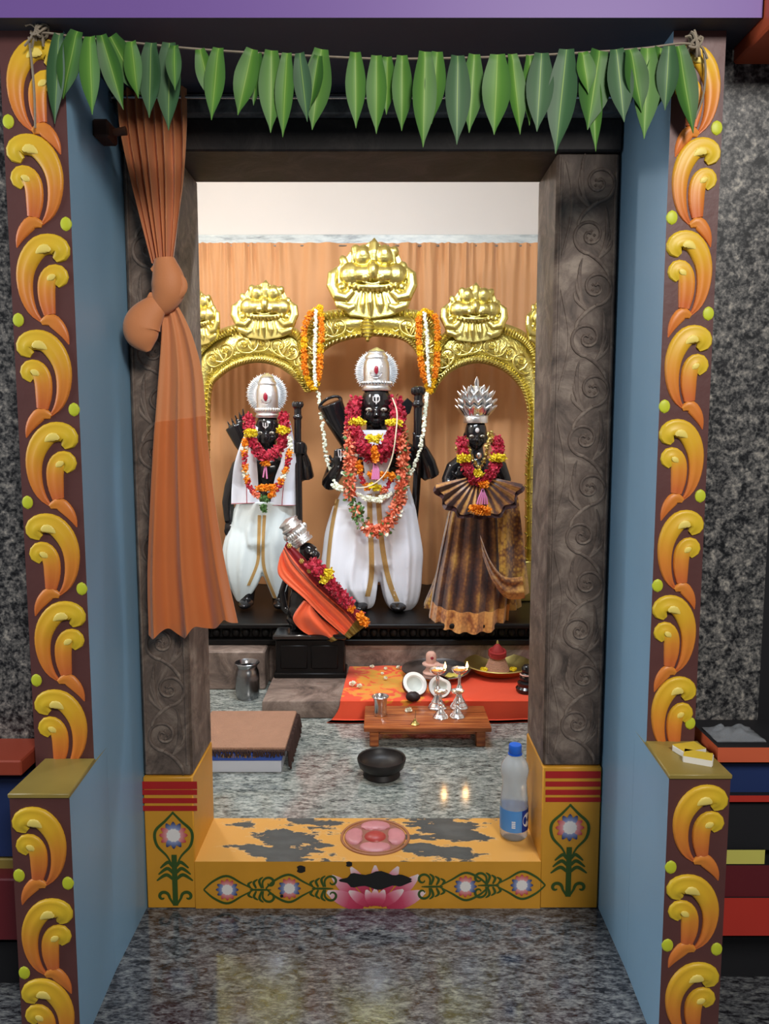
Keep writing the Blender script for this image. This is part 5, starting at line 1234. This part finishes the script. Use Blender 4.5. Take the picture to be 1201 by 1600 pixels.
buds(g, 'gold_beads', [(718,692,YS3-.06),(716,705,YS3-.10)], .010, 18, 'brass', .007); buds(g, 'gold_beads', [(766,676,YS3-.06),(770,690,YS3-.08)], .010, 18, 'brass', .007)
MB().blob(W(748,712,YS3-.135), (.012,.008,.014), 12, 8).build('silver_pendant', M['silver_plain'], g)

# ================================================================ kneeling statue before the others
YH = 3.17; ZHP = .375
hx0, hx1 = W(426, 1000, 3.10).x, W(541, 1000, 3.10).x
hp_ = thing('kneeling_statue_pedestal', 'small black panelled pedestal under the kneeling statue in orange cloth', 'pedestal', ((hx0+hx1)/2, 3.10, ZPF))
MB().box(hx0+.010, hx1-.010, 3.105, 3.232, ZPF, ZHP-.024, 0, .004).build('block', M['black_ped'], hp_)
MB().box(hx0, hx1, 3.092, 3.234, ZHP-.022, ZHP, 0, .006).build('top_slab', M['black_stone'], hp_)
MB().box(hx0+.002, hx1-.002, 3.096, 3.230, ZPF+.0005, ZPF+.022, 0, .004).build('foot_slab', M['black_ped'], hp_)
for k in range(2):
    x0 = hx0+.03+k*(hx1-hx0-.05)/2; MB().box(x0, x0+(hx1-hx0-.08)/2, 3.100, 3.108, ZPF+.04, ZHP-.045, 0, .004).build('panel', M['black_ped'], hp_)
ks = thing('kneeling_statue', 'small kneeling black statue leaning back in orange cloth with a tilted silver crown', 'statue', (W(480, 980, YH).x, YH, ZHP))
Q = lambda x, y, d=0.: W(x, y, YH+d)
s = .036; hc_ = Q(484, 866); RT = Matrix.Rotation(-.60, 3, 'Y') @ Matrix.Rotation(.75, 3, 'Z')
hv = lambda x, y, z: hc_+RT @ (Vector((x, y, z))*s)
B = [('b', hv(0,0,.3), Vector((1,1.1,1.2))*s, RT), ('b', hv(0,-.75,-.40), Vector((.62,.62,.52))*s, RT), ('b', hv(0,-1.25,-.28), Vector((.26,.16,.16))*s, RT), ('b', hv(0,-1.12,-.62), Vector((.42,.20,.10))*s, RT), ('b', hv(-.5,-.8,.25), Vector((.34,.2,.12))*s, RT), ('b', hv(.5,-.8,.25), Vector((.34,.2,.12))*s, RT),
     ('b', hv(-1,.1,-.1), Vector((.16,.28,.38))*s, RT), ('b', hv(1,.1,-.1), Vector((.16,.28,.38))*s, RT),
     ('t', [hv(0,.1,-.5), Q(484,893)], [.026,.034]), ('t', [Q(486,895), Q(480,915), Q(474,938), Q(472,955)], [.055,.060,.060,.058], (1, .85)), ('b', Q(474,955), (.066,.06,.05)),
     ('t', [Q(476,955,-.01), Q(500,960,-.02), Q(528,962,-.03)], [.052,.046,.038]), ('t', [Q(528,962,-.03), Q(521,974,-.025), Q(514,980,-.02)], [.036,.030,.022]), ('b', Q(519,982,-.03), (.045,.03,.012)),
     ('t', [Q(470,958,.01), Q(462,970,.01), Q(455,977,.0)], [.05,.042,.034]), ('t', [Q(455,977,.0), Q(475,980,.02), Q(495,981,.02)], [.030,.026,.018]),
     ('t', [Q(470,900), Q(462,915,-.02), Q(476,926,-.06), Q(497,916,-.07)], [.032,.027,.022,.016]), ('t', [Q(500,898), Q(514,912,-.02), Q(510,922,-.05), Q(500,914,-.07)], [.030,.026,.021,.016]),
     ('t', [Q(458,962,.02), Q(444,950,.03), Q(440,925,.03), Q(446,905,.03), Q(455,898,.03)], [.018,.016,.014,.012,.007])]
hand(B, Q(498,916,-.075), Q(507,902,-.09)-Q(498,916,-.075), (0, -1, 0), .055, .1)
hand(B, Q(501,915,-.065), Q(510,901,-.08)-Q(501,915,-.065), (0, 1, 0), .055, -.1)
stone_body(ks, B, .0045)
for sg in (-1, 1): MB().blob(hv(sg*.42,-.98,.10), Vector((.18,.08,.11))*s, 10, 6, rot=RT).build('eye', M['eye'], ks)
cb = Q(474.5, 849, -.005); ca = (Q(448, 813, -.005)-cb); cl = ca.length; CRm = ca.to_track_quat('Z', 'Y').to_matrix(); rr = .041
cw = MB().lathe([(1.05*rr,0),(1.14*rr,.02*cl),(1.14*rr,.10*cl),(1.0*rr,.13*cl),(1.0*rr,.17*cl),(1.12*rr,.20*cl),(1.10*rr,.26*cl),(.98*rr,.29*cl),(1.0*rr,.55*cl),(1.04*rr,.62*cl),(1.16*rr,.66*cl),(1.16*rr,.72*cl),(1.0*rr,.76*cl),(.98*rr,.86*cl),(1.10*rr,.90*cl),(1.06*rr,.96*cl),(.7*rr,1.0*cl),(.3*rr,1.04*cl),(0,1.06*cl)], cb, 36, rot=CRm).build('crown', M['silver'], ks)
b = MB()
for k in range(22):
    for t, r in ((.42,1.02),):
        a = 2*pi*k/22; b.blob(cb+CRm @ Vector((math.cos(a)*rr*r, math.sin(a)*rr*r, t*cl)), (.0045,.0045,.013), 6, 5, rot=CRm)
b.build('crown_ribs', M['silver_plain'], cw, kind='stuff')
for sg in (-1, 1):
    e = CRm @ Vector((0, 0, 1)); MB().blob(cb+e*cl*.5+Vector((sg*rr*1.15*.8, 0, sg*.6*rr)), (.012,.008,.016), 10, 8).build('crown_rosette', M['silver_plain'], cw)
M['or_cloth'] = mat('bright_orange_silk', S(246,104,60), .5, vary=.08, vscale=10, bump=.05, bscale=200, sheen=.3)
M['or_stripe'] = mat('brown_stripe_silk', S(150,74,56), .5); M['maroon_edge'] = mat('maroon_border_silk', S(142,38,50), .5, vary=.1); M['olive_gold'] = mat('olive_gold_zari', S(128,106,46), .5, vary=.3, vscale=60)
LE = [(438,852),(436,900),(474,934),(502,962),(527,984),(546,997)]; UE = [(448,846),(474,870),(502,906),(525,926),(547,946),(571,978)]
LEs = cr([(436,872),(436,900),(474,934),(502,962),(527,984),(545,998)], 50); UEs = cr(UE, 50)
def drape(u, v):
    t = v*49; j = min(int(t), 48); q = t-j; a = [LEs[j][k]*(1-q)+LEs[j+1][k]*q for k in (0, 1)]; c = [UEs[j][k]*(1-q)+UEs[j+1][k]*q for k in (0, 1)]
    x = a[0]+(c[0]-a[0])*u; y = a[1]+(c[1]-a[1])*u
    d = -.078-.012*math.sin(pi*u)-.008*math.sin(u*14+v*2)-.004*math.sin(u*31+v*5)-.02*v
    return Q(x, y, d)
dr = MB(); dr.sheet(lambda u, v: drape(u*.70, v*.90), 30, 50, .003, lambda u, v: 1 if .78 < u < .90 else 0)
dro = dr.build('orange_cloth', [M['or_cloth'], M['or_stripe']], ks)
MB().sheet(lambda u, v: drape(.70+u*.30, v*.90), 10, 50, .003).build('maroon_border', M['maroon_edge'], dro)
MB().sheet(lambda u, v: drape(u, .90+v*.10)-Vector((0, .001, 0)), 30, 8, .003).build('gold_end_border', M['olive_gold'], dro)
for x, y in ((452,853),(471,877),(483,892)):
    b = MB(); c = Q(x, y, -.098)
    for k in range(6): a = k*pi/3; b.blob(c+Vector((.007*math.cos(a), 0, .007*math.sin(a))), (.0045,.003,.0045), 6, 5)
    b.blob(c, (.005,.005,.005), 6, 5); b.build('gold_flower', M['brass'], dro, kind='stuff')
E1 = cr([(474,938),(458,962),(462,976),(478,990),(500,998),(516,1004)], 30); E2 = cr([(486,944),(490,952),(500,964),(512,974),(524,984),(536,996)], 30)
def bunch(u, v):
    t = v*29; j = min(int(t), 28); q = t-j; a = [E1[j][k]*(1-q)+E1[j+1][k]*q for k in (0, 1)]; c = [E2[j][k]*(1-q)+E2[j+1][k]*q for k in (0, 1)]
    return Q(a[0]+(c[0]-a[0])*u, a[1]+(c[1]-a[1])*u, -.072-.030*math.sin(pi*u)*math.sin(pi*min(1, v+.2))-.012*math.sin(u*8+v*5))
MB().sheet(lambda u, v: bunch(u, v*.88), 24, 30, .003).build('bunched_cloth', M['or_cloth'], ks)
MB().sheet(lambda u, v: bunch(u, .88+.12*v)-Vector((0, .001, 0)), 24, 6, .003).build('gold_end_border', M['olive_gold'], ks)
g = thing('rose_garland', 'red rose garland with a yellow band lying down the kneeling statue in orange', 'garland', tuple(W(545, 950, YH-.12)))
petal_rope(g, 'rose_petals', [(488,880,YH-.105),(496,888,YH-.125),(504,897,YH-.125)], .028, 1800, 'rose', .015, seed=61); petal_rope(g, 'rose_petals', [(512,905,YH-.125),(524,920,YH-.125),(536,935,YH-.125),(545,944,YH-.12)], .025, 1800, 'rose', .015, seed=62)
petal_rope(g, 'yellow_flowers', [(505,906,YH-.135),(512,899,YH-.135),(514,893,YH-.135)], .018, 2400, 'yellow_fl', .013, seed=63); petal_rope(g, 'orange_flower', [(547,948,YH-.125),(550,953,YH-.125)], .013, 2600, 'mari', .011, seed=64)
b = MB()
for k in range(6): b.tube([W(549, 951, YH-.125), W(556+3*k, 966-1.6*k, YH-.13)], .0032, 5)
b.build('red_tassel', M['maroon_edge'], g, kind='stuff'); petal_rope(g, 'orange_flower', [(562,962,YH-.14),(567,970,YH-.14),(572,974,YH-.14)], .015, 2600, 'mari', .013, seed=65)

# ================================================================ offerings on the floor
def cloth_mat():
    m = mat('orange_red_printed_cloth', S(234,74,40), .55, bump=.04, bscale=200, sheen=.2); nt = m.node_tree; b = nt.nodes['Principled BSDF']; tc = nt.nodes.new('ShaderNodeTexCoord')
    n1 = nt.nodes.new('ShaderNodeTexNoise'); n1.inputs['Scale'].default_value = 15; n1.inputs['Detail'].default_value = 3; n1.inputs['Distortion'].default_value = 1.4; nt.links.new(tc.outputs['Object'], n1.inputs['Vector'])
    sp = nt.nodes.new('ShaderNodeSeparateXYZ'); nt.links.new(tc.outputs['UV'], sp.inputs[0])
    def band(out, c, w):
        a = nt.nodes.new('ShaderNodeMath'); a.operation = 'SUBTRACT'; a.inputs[1].default_value = c; nt.links.new(out, a.inputs[0])
        q = nt.nodes.new('ShaderNodeMath'); q.operation = 'ABSOLUTE'; nt.links.new(a.outputs[0], q.inputs[0])
        d = nt.nodes.new('ShaderNodeMath'); d.operation = 'DIVIDE'; d.inputs[1].default_value = w; nt.links.new(q.outputs[0], d.inputs[0]); return d.outputs[0]
    mxx = nt.nodes.new('ShaderNodeMath'); mxx.operation = 'MAXIMUM'; nt.links.new(band(sp.outputs[0], .22, .17), mxx.inputs[0]); nt.links.new(band(sp.outputs[1], .30, .24), mxx.inputs[1])
    sb = nt.nodes.new('ShaderNodeMath'); sb.operation = 'MULTIPLY_ADD'; sb.inputs[1].default_value = -.22; nt.links.new(mxx.outputs[0], sb.inputs[0]); nt.links.new(n1.outputs['Fac'], sb.inputs[2])
    rp = ramp(nt, [(.29, S(236,78,42)), (.34, S(238,140,44)), (.5, S(222,160,46))]); nt.links.new(sb.outputs[0], rp.inputs[0]); nt.links.new(rp.outputs[0], b.inputs['Base Color']); return m
M['print_cloth'] = cloth_mat()
oc = thing('offering_cloth', 'bright orange red cloth with yellow print spread over the low stone platform', 'cloth', tuple(G(680, 1070, ZPF)))
zc_ = ZPF+.0045
bl, fl_ = G(546, 1040, zc_), Vector((G(531, 1097, zc_).x, 2.826, zc_)); brr, fr_ = G(846, 1022, zc_), Vector((.70, 2.826, zc_))
bl.y = min(bl.y, 3.245); brr.y = 3.245; brr.x = .80
def oclo(u, v):
    if v < .62:
        t = v/.62; a = bl.lerp(fl_, t); c = brr.lerp(fr_, t); p = a.lerp(c, u); p.z = zc_+.0025*abs(noise.noise((u*9, v*6, 2)))+.004*max(0, math.sin(u*9+v*5))**6
        return p
    t = (v-.62)/.38; p = fl_.lerp(fr_, u); p.z = zc_+(ZI+.003-zc_)*min(1, t*1.25); p.y -= .004+.010*math.sin(u*21)*t*.6+.008*t+(.03*(t-.8)/.2 if t > .8 else 0)
    p.x -= .05*t*t*max(0, 1-u*5); return p
b = MB(); b.grid(oclo, 90, 60); b.grid(lambda u, v: oclo(u, v)-Vector((0, -.0015 if v > .62 else 0, .0015 if v <= .62 else -.0)), 90, 60, flip=True)
b.build('cloth', M['print_cloth'], oc)

# low wooden table
M['wood'] = mat('varnished_wood', S(158,84,46), .3, bump=.05, bscale=40); nt = M['wood'].node_tree; _b = nt.nodes['Principled BSDF']; _tc = nt.nodes.new('ShaderNodeTexCoord'); _mp = nt.nodes.new('ShaderNodeMapping'); _mp.inputs['Scale'].default_value = (2, 26, 26)
_n = nt.nodes.new('ShaderNodeTexNoise'); _n.inputs['Scale'].default_value = 3; _n.inputs['Detail'].default_value = 6; nt.links.new(_tc.outputs['Object'], _mp.inputs[0]); nt.links.new(_mp.outputs[0], _n.inputs['Vector'])
_r = ramp(nt, [(.3, S(110,52,28)), (.5, S(160,86,46)), (.7, S(196,122,66))]); nt.links.new(_n.outputs['Fac'], _r.inputs[0]); nt.links.new(_r.outputs[0], _b.inputs['Base Color'])
ZTB = .193
tl, tr = W(568, 1139, 2.56), W(768, 1139, 2.56); x0t, x1t = tl.x, tr.x
lt = thing('low_table', 'low varnished wooden table holding lamps and a steel tumbler on the granite floor', 'table', ((x0t+x1t)/2, 2.66, ZI))
MB().box(x0t, x1t, 2.56, 2.775, ZTB-.016, ZTB, 0, .003, 2).build('table_top', M['wood'], lt)
for sx in (x0t+.036, x1t-.036):
    for y in (2.585, 2.745): MB().box(sx-.016, sx+.016, y-.016, y+.016, ZI, ZTB-.0165, 0, .003).build('leg', M['wood'], lt)
for y in (2.588, 2.742): MB().box(x0t+.054, x1t-.054, y-.008, y+.008, ZTB-.032, ZTB-.0165, 0, .002).build('apron', M['wood'], lt)

# brass-shaped silver lamps: two lit tall ones behind, two unlit short ones in front
M['flame'] = mat('flame', (1, .5, .12, 1), .5, emit=(1, .52, .16, 1), es=14); M['wick'] = mat('cotton_wick', S(120,96,70), .9); M['oil'] = mat('lamp_oil', S(226,150,60), .1, spec=.8)
def lamp(px, py, h, lit, label):
    c = G(px, py, ZTB+.0003); t = thing('oil_lamp', label, 'lamp', tuple(c), 'silver oil lamps on the low table'); r = .034 if lit else .027
    fb = [(0,0),(1.0,0),(1.03,.02),(.98,.05),(.86,.07),(.88,.09),(.72,.13),(.62,.16),(.64,.18),(.46,.24),(.34,.30),(.26,.36)]
    MB().lathe([(a*r, z*h) for a, z in fb], c, 28).build('lamp_foot', M['silver_plain'], t)
    st_ = [(.24,.34),(.34,.37),(.24,.40),(.18,.44),(.30,.49),(.34,.52),(.24,.56),(.16,.60),(.15,.74),(.22,.78),(.16,.82),(.18,.86)]
    MB().lathe([(a*r, z*h) for a, z in st_], c, 22).build('stem', M['silver_plain'], t)
    cu = [(.12,.85),(.45,.88),(.80,.94),(.92,1.0),(.86,1.0),(.72,.955),(.40,.92),(0,.91)]
    o = MB().lathe([(a*r, z*h) for a, z in cu], c, 28).build('cup', M['silver_plain'], t)
    if lit:
        MB().lathe([(0,.955*h),(.68*r,.955*h)], c, 24).build('oil', M['oil'], o)
        w0 = c+Vector((.60*r, -.10*r, .965*h)); MB().tube([c+Vector((.1*r, 0, .962*h)), w0, w0+Vector((.18*r, 0, .008))], .0022, 6).build('wick', M['wick'], o)
        f = w0+Vector((.20*r, 0, .006)); MB().lathe([(0,0),(.0035,.003),(.0052,.008),(.0044,.014),(.0022,.021),(0,.028)], f, 14).build('flame', M['flame'], t)
        d = bpy.data.lights.new('flame_light', 'POINT'); d.energy = .16; d.color = (1, .58, .24); d.shadow_soft_size = .008; l = bpy.data.objects.new('flame_light', d); link(l); l.parent = t; l.location = f+Vector((0, -.004, .034))-c
    else:
        MB().tube([c+Vector((-.3*r, 0, .935*h)), c+Vector((.5*r, -.3*r, .96*h))], .002, 6).build('wick', M['wick'], o)
lamp(683, 1107, .150, True, 'tall lit silver oil lamp in front of the broken white coconut half'); lamp(717, 1106, .150, True, 'tall lit silver oil lamp nearest the right jamb on the low table')
lamp(688, 1121, .098, False, 'short unlit silver oil lamp in front, on the side of the steel tumbler'); lamp(714, 1120, .098, False, 'short unlit silver oil lamp in front, farther from the steel tumbler')
def vessel(nm, label, cat, c, parts, n=32):
    t = thing(nm, label, cat, tuple(c))
    for pn, prof, mt in parts: MB().lathe(prof, c, n).build(pn, M[mt], t)
    return t
c = G(594, 1117, ZTB+.0003); k = .0285
vessel('tumbler', 'small steel tumbler standing on the low wooden table', 'tumbler', c, [('cup', [(0,.001),(.80*k,.0),(.84*k,.003),(.78*k,.012),(.80*k,.04),(.88*k,.062),(1.06*k,.068),(1.08*k,.070),(1.04*k,.071),(.82*k,.062),(.74*k,.03),(.70*k,.006),(0,.006)], 'steel')])
c = G(648, 1132, ZTB+.0003); t = thing('incense_holder', 'tiny brass incense holder on the low wooden table', 'incense holder', tuple(c))
MB().lathe([(0,0),(.015,0),(.016,.003),(.010,.008),(.006,.014),(.005,.02),(0,.022)], c, 20).build('holder_foot', M['brass'], t); MB().tube([c+Vector((0, 0, .018)), c+Vector((.003, 0, .05))], .0011, 6).build('incense_stick', M['wick'], t)
def white_flower(px, py, z, r, label):
    c = G(px, py, z); random.seed(int(px)); b = MB(); ico(b, c+Vector((0, 0, r*.5)), r*.5)
    for k in range(14): a = k*2.4; petal(b, c+Vector((0, 0, r*.5)), (math.cos(a), math.sin(a), .2+.5*(k % 3)), r, r*.45)
    o = b.build('white_flower', M['jasmine'], None, False, base=c); tag(o, label, 'flower', 'loose white flowers')
white_flower(638, 1113, ZTB, .014, 'single white flower lying on the low wooden table')
for (x, y, r, l) in ((551,1072,.016,'white flower at the near corner of the orange cloth away from the coconut'),(561,1075,.013,'smaller white flower touching the one at the corner of the orange cloth'),(581,1044,.011,'white flower at the back edge of the orange cloth print, farthest from the plate'),(602,1047,.010,'white flower at the back of the yellow print, middle of three'),(622,1045,.011,'white flower on the orange cloth nearest the steel plate rim'),(602,1062,.010,'white flower in the middle of the yellow print on the orange cloth'),(597,1054,.008,'tiniest white flower on the yellow print of the orange cloth')): white_flower(x, y, zc_+.004, r, l)

# coconut halves
M['coco_shell'] = mat('coconut_husk', S(96,58,42), .8, vary=.3, vscale=60, bump=.5, bscale=120); M['coco_meat'] = mat('coconut_flesh', S(240,240,236), .5); M['coco_in'] = mat('coconut_hollow', S(206,212,206), .5)
def coconut(px, py, r, ax, label, bite=False):
    c = G(px, py, zc_+.005); c.z += r*.80; Rm = Vector(ax).to_track_quat('Z', 'Y').to_matrix(); t = thing('coconut_half', label, 'coconut', tuple(c), 'coconut halves')
    MB().lathe([(0,-r*.95),(r*.35,-r*.9),(r*.68,-r*.70),(r*.92,-r*.38),(r*1.0,-.02*r),(r*.97,.03*r),(r*.93,.0)], c, 28, rot=Rm).build('shell', M['coco_shell'], t)
    n = 28; b = MB()
    rr = lambda q: (1-(.20*max(0, math.cos(q-1.1))**8 if bite else 0))
    vs = []; pr = [(.95,.02),(.92,.05),(.68,.04),(.60,-.10),(.40,-.32),(.0,-.42)]
    for a_, z in pr:
        for i in range(n): q = 2*pi*i/n; vs.append(c+Rm @ Vector((a_*r*rr(q)*math.cos(q), a_*r*rr(q)*math.sin(q), z*r)))
    b.add(vs, [(j*n+i, j*n+(i+1) % n, (j+1)*n+(i+1) % n, (j+1)*n+i) for j in range(5) for i in range(n)], lambda: 0 if False else 0) if False else b.add(vs, [(j*n+i, j*n+(i+1) % n, (j+1)*n+(i+1) % n, (j+1)*n+i) for j in range(5) for i in range(n)], [0 if j < 3 else 1 for j in range(5) for i in range(n)])
    b.build('flesh', [M['coco_meat'], M['coco_in']], t)
coconut(648, 1084, .051, (.28, -.70, .66), 'coconut half with brown shell standing open beside the steel plate')
coconut(687, 1087, .045, (.05, -.90, .48), 'chipped white coconut half behind the lit lamps', True)
c = G(645, 1096, zc_+.002); b = MB().blob(c+Vector((0, 0, .019)), (.028,.022,.019), 16, 10, jit=.05); o = b.build('dark_fruit', mat('dark_dried_fruit', S(40,26,26), .5, bump=.3), None, base=c); tag(o, 'dark round dried fruit at the front edge of the orange cloth', 'fruit')

# steel plate with a clay lingam-like holder, brass plate with a thread cone
c = G(681, 1053, zc_+.006); R_ = .142
vessel('steel_plate', 'wide shiny steel plate on the orange cloth behind the coconut halves', 'plate', c, [('plate_body', [(0,0),(.70*R_,0),(.86*R_,.006),(.95*R_,.018),(1.0*R_,.024),(1.02*R_,.023),(1.01*R_,.026),(.94*R_,.021),(.84*R_,.009),(.70*R_,.003),(0,.003)], 'steel')], 48)
M['clay'] = mat('pale_pink_clay', S(216,170,152), .7, vary=.1, vscale=20)
c2 = G(673, 1052, zc_+.010); t = thing('clay_idol', 'pale pink clay idol with a dark dot standing on the steel plate', 'idol', tuple(c2))
MB().lathe([(a*.82, z*.82) for a, z in [(0,0),(.040,0),(.042,.006),(.030,.018),(.024,.034),(.034,.042),(.044,.046),(.045,.052),(.038,.056),(0,.056)]], c2, 28).build('idol_base', M['clay'], t)
MB().tube([c2+Vector((.016, -.016, .041)), c2+Vector((.045, -.030, .041)), c2+Vector((.062, -.038, .038))], [.011,.009,.005], 10).build('spout', M['clay'], t)
MB().lathe([(a*.82, z*.82) for a, z in [(.024,.054),(.026,.066),(.027,.090),(.024,.104),(.015,.113),(0,.116)]], c2, 24).build('idol_head', M['clay'], t)
MB().blob(c2+Vector((.003, -.0215, .071)), (.007,.003,.007), 10, 6).build('dark_dot', M['gem'], t)
c3 = G(706, 1056, zc_+.011); b = MB(); b.grid(lambda u, v: c3+Vector(((u-.5)*.07+.02*v, (v-.5)*.05, .004+.008*math.sin(pi*u)*math.sin(pi*v)+.002*math.sin(u*14))), 14, 10); b.grid(lambda u, v: c3+Vector(((u-.5)*.07+.02*v, (v-.5)*.05, .001)), 14, 10, flip=True)
o = b.build('yellow_leaf', mat('folded_yellow_leaf', S(206,190,90), .5, vary=.15, vscale=30), None, base=c3); tag(o, 'folded pale yellow leaf lying on the steel plate', 'leaf')
c = G(778, 1050, zc_+.006); R_ = .142
vessel('brass_plate', 'deep brass plate on the orange cloth holding a cone of red thread', 'plate', c, [('plate_body', [(0,0),(.62*R_,0),(.78*R_,.010),(.92*R_,.030),(1.0*R_,.040),(1.02*R_,.040),(.99*R_,.043),(.90*R_,.034),(.76*R_,.014),(.62*R_,.004),(0,.004)], 'brass')], 48)
c2 = c+Vector((-.004, .004, .0045)); t = thing('thread_cone', 'cone wound with pale thread and a red cloth top on the brass plate', 'thread cone', tuple(c2))
M['wound'] = mat('pale_wound_thread', S(176,132,112), .8, vary=.2, vscale=120); M['red_cloth'] = mat('dark_red_cloth', S(150,36,34), .7, vary=.2, vscale=40)
MB().lathe([(0,0),(.05,0)]+[(.052-.024*(k/24)+.002*(k % 2), .003+.062*k/24) for k in range(25)]+[(.022,.067),(0,.068)], c2, 26).build('wound_thread', M['wound'], t)
b = MB(); b.lathe([(.029,.062),(.033,.074),(.028,.090),(.018,.104),(.007,.116),(0,.120)], c2, 20)
for k in range(3): b.tube([c2+Vector((.033*math.cos(a), .033*math.sin(a), .068+.008*k+.006*math.sin(a))) for a in [2*pi*q/16 for q in range(16)]], .006, 6, closed=True)
b.build('cloth_top', M['red_cloth'], t); MB().lathe([(0,.116),(.006,.118),(.004,.128),(0,.134)], c2, 12).build('tip', M['brass'], t)
for dx in (-.062, .060):
    cc = c+Vector((dx, -.02, .008)); random.seed(int(dx*1000)); b = MB(); [petal(b, cc+Vector((0, 0, .006)), (math.cos(q*2.4), math.sin(q*2.4), .5), .018, .009) for q in range(12)]; ico(b, cc+Vector((0, 0, .008)), .009)
    o = b.build('yellow_flower', M['yellow_fl'], None, False, base=cc); tag(o, 'yellow flower in the brass plate, %s of the thread cone' % ('on the lamp side' if dx < 0 else 'on the jamb side'), 'flower')
c = G(822, 1079, zc_+.006); t = thing('stone_idol', 'little black stone idol half hidden by the door jamb beside the brass plate', 'idol', tuple(c))
MB().lathe([(0,0),(.040,0),(.042,.012),(.034,.020),(.036,.034),(.026,.040),(.0,.042)], c, 20).build('idol_base', M['black_stone'], t); b = MB().lathe([(.024,.040),(.028,.052),(.024,.064),(.016,.072),(.021,.082),(.020,.094),(.010,.104),(0,.106)], c, 20); b.build('idol_head', M['black_stone'], t); MB().lathe([(.0245,.063),(.0275,.066),(.0245,.069)], c, 20).build('band', M['clay'], t)

# black bowl, steel pot, mat on a box
c = G(596, 1211, ZI); k = .0765
M['black_clay'] = mat('black_clay', S(26,21,20), .45, vary=.2, vscale=20)
t = vessel('clay_bowl', 'wide black clay bowl on a ring foot on the granite floor', 'bowl', c, [('bowl_body', [(0,.018),(.42*k,.014),(.72*k,.020),(.93*k,.032),(1.0*k,.048),(1.02*k,.056),(1.0*k,.060),(.94*k,.058),(.88*k,.044),(.62*k,.030),(0,.026)], 'black_clay'), ('ring_foot', [(.50*k,.016),(.72*k,.0),(.76*k,0),(.78*k,.004),(.70*k,.019)], 'black_clay')], 40)
c = G(387, 1090, ZI); k = .050
vessel('steel_pot', 'dark steel water pot with a flared rim by the stone base', 'pot', c, [('pot_body', [(0,0),(.82*k,0),(.92*k,.010),(.98*k,.04),(.98*k,.10),(.90*k,.118),(.80*k,.128),(.82*k,.136),(.98*k,.146),(1.02*k,.149),(.98*k,.151),(.76*k,.136),(.74*k,.128),(.88*k,.10),(.88*k,.012),(0,.008)], 'dark_steel')], 36)
M['blue_board'] = mat('blue_cardboard', S(52,84,170), .5, vary=.08); M['white_board'] = mat('white_cardboard', S(206,210,220), .6); M['jute'] = mat('brown_jute_mat', S(164,124,100), .9, vary=.12, vscale=30, bump=.5, bscale=160); M['fray'] = mat('dark_frayed_fringe', S(56,36,30), .9); M['tinsel'] = mat('gold_tinsel', S(206,164,70), .35, .7)
yf = 2.37; xl_, xr_ = W(300, 1190, yf).x, W(439, 1190, yf).x
bx = thing('storage_box', 'white box with a blue lid edge standing on the sanctum floor beside the jamb', 'box', ((xl_+xr_)/2, 2.5, ZI))
MB().box(xl_, xr_, yf, 2.66, ZI, ZI+.040, 0, .002).build('box_body', M['white_board'], bx, False); MB().box(xl_-.003, xr_+.003, yf-.004, 2.664, ZI+.041, ZI+.064, 0, .002).build('box_lid', M['blue_board'], bx, False)
mt = thing('jute_mat', 'folded brown mat with dark frayed fringe lying on the white and blue box', 'mat', ((xl_+xr_)/2, 2.5, ZI+.065))
xr2 = xr_+.014
MB().box(xl_-.01, xr2, yf+.004, 2.70, ZI+.0655, ZI+.083, 0, .006, 2).build('mat_upper_fold', M['jute'], mt)
b = MB(); random.seed(5)
for k in range(70):
    x = xl_+(xr2-xl_)*k/69; p = Vector((x, yf+.004, ZI+.074)); b.tube([p, p+Vector((RU(-.004, .004), -.010, -.002)), p+Vector((RU(-.006, .006), -.014, -.012-RU(0, .008)))], .0022, 4)
for k in range(40):
    p = Vector((xr2-.002, yf+.01+.31*k/39, ZI+.074)); b.tube([p, p+Vector((.010, RU(-.003, .003), -.004)), p+Vector((.014+RU(0, .006), RU(-.005, .005), -.05-RU(0, .02)))], .0035, 4)
b.build('fringe', M['fray'], mt, kind='stuff')
b = MB()
for k in range(26): p = Vector((xl_+.09+.12*k/25+RU(-.003, .003), yf-.006, ZI+.0652)); b.tube([p, p+Vector((RU(-.006, .006), -.003, -.012))], .0011, 4)
b.build('tinsel_trim', M['tinsel'], mt, kind='stuff')
# the lamp that lights the sanctum, on the side wall behind the jamb
bl_ = Vector((-1.0, 3.05, 2.20)); lmp = thing('wall_lamp', 'white globe lamp on a bracket on the sanctum side wall', 'lamp', tuple(bl_))
MB().blob(bl_, (.06,.06,.06), 20, 14).build('globe', mat('lit_globe', S(255,252,246), .4, emit=(1, .98, .95, 1), es=6), lmp)
MB().tube([bl_+Vector((-.055, 0, 0)), bl_+Vector((-.40, 0, .02)), bl_+Vector((-.549, 0, .02))], .012, 10).build('bracket', M['brass'], lmp)
dl = bpy.data.lights.new('globe_light', 'POINT'); dl.energy = 38; dl.color = (1, .98, .95); dl.shadow_soft_size = .06; ol = bpy.data.objects.new('globe_light', dl); link(ol); ol.parent = lmp; ol.location = (.0, -.0, -.07)
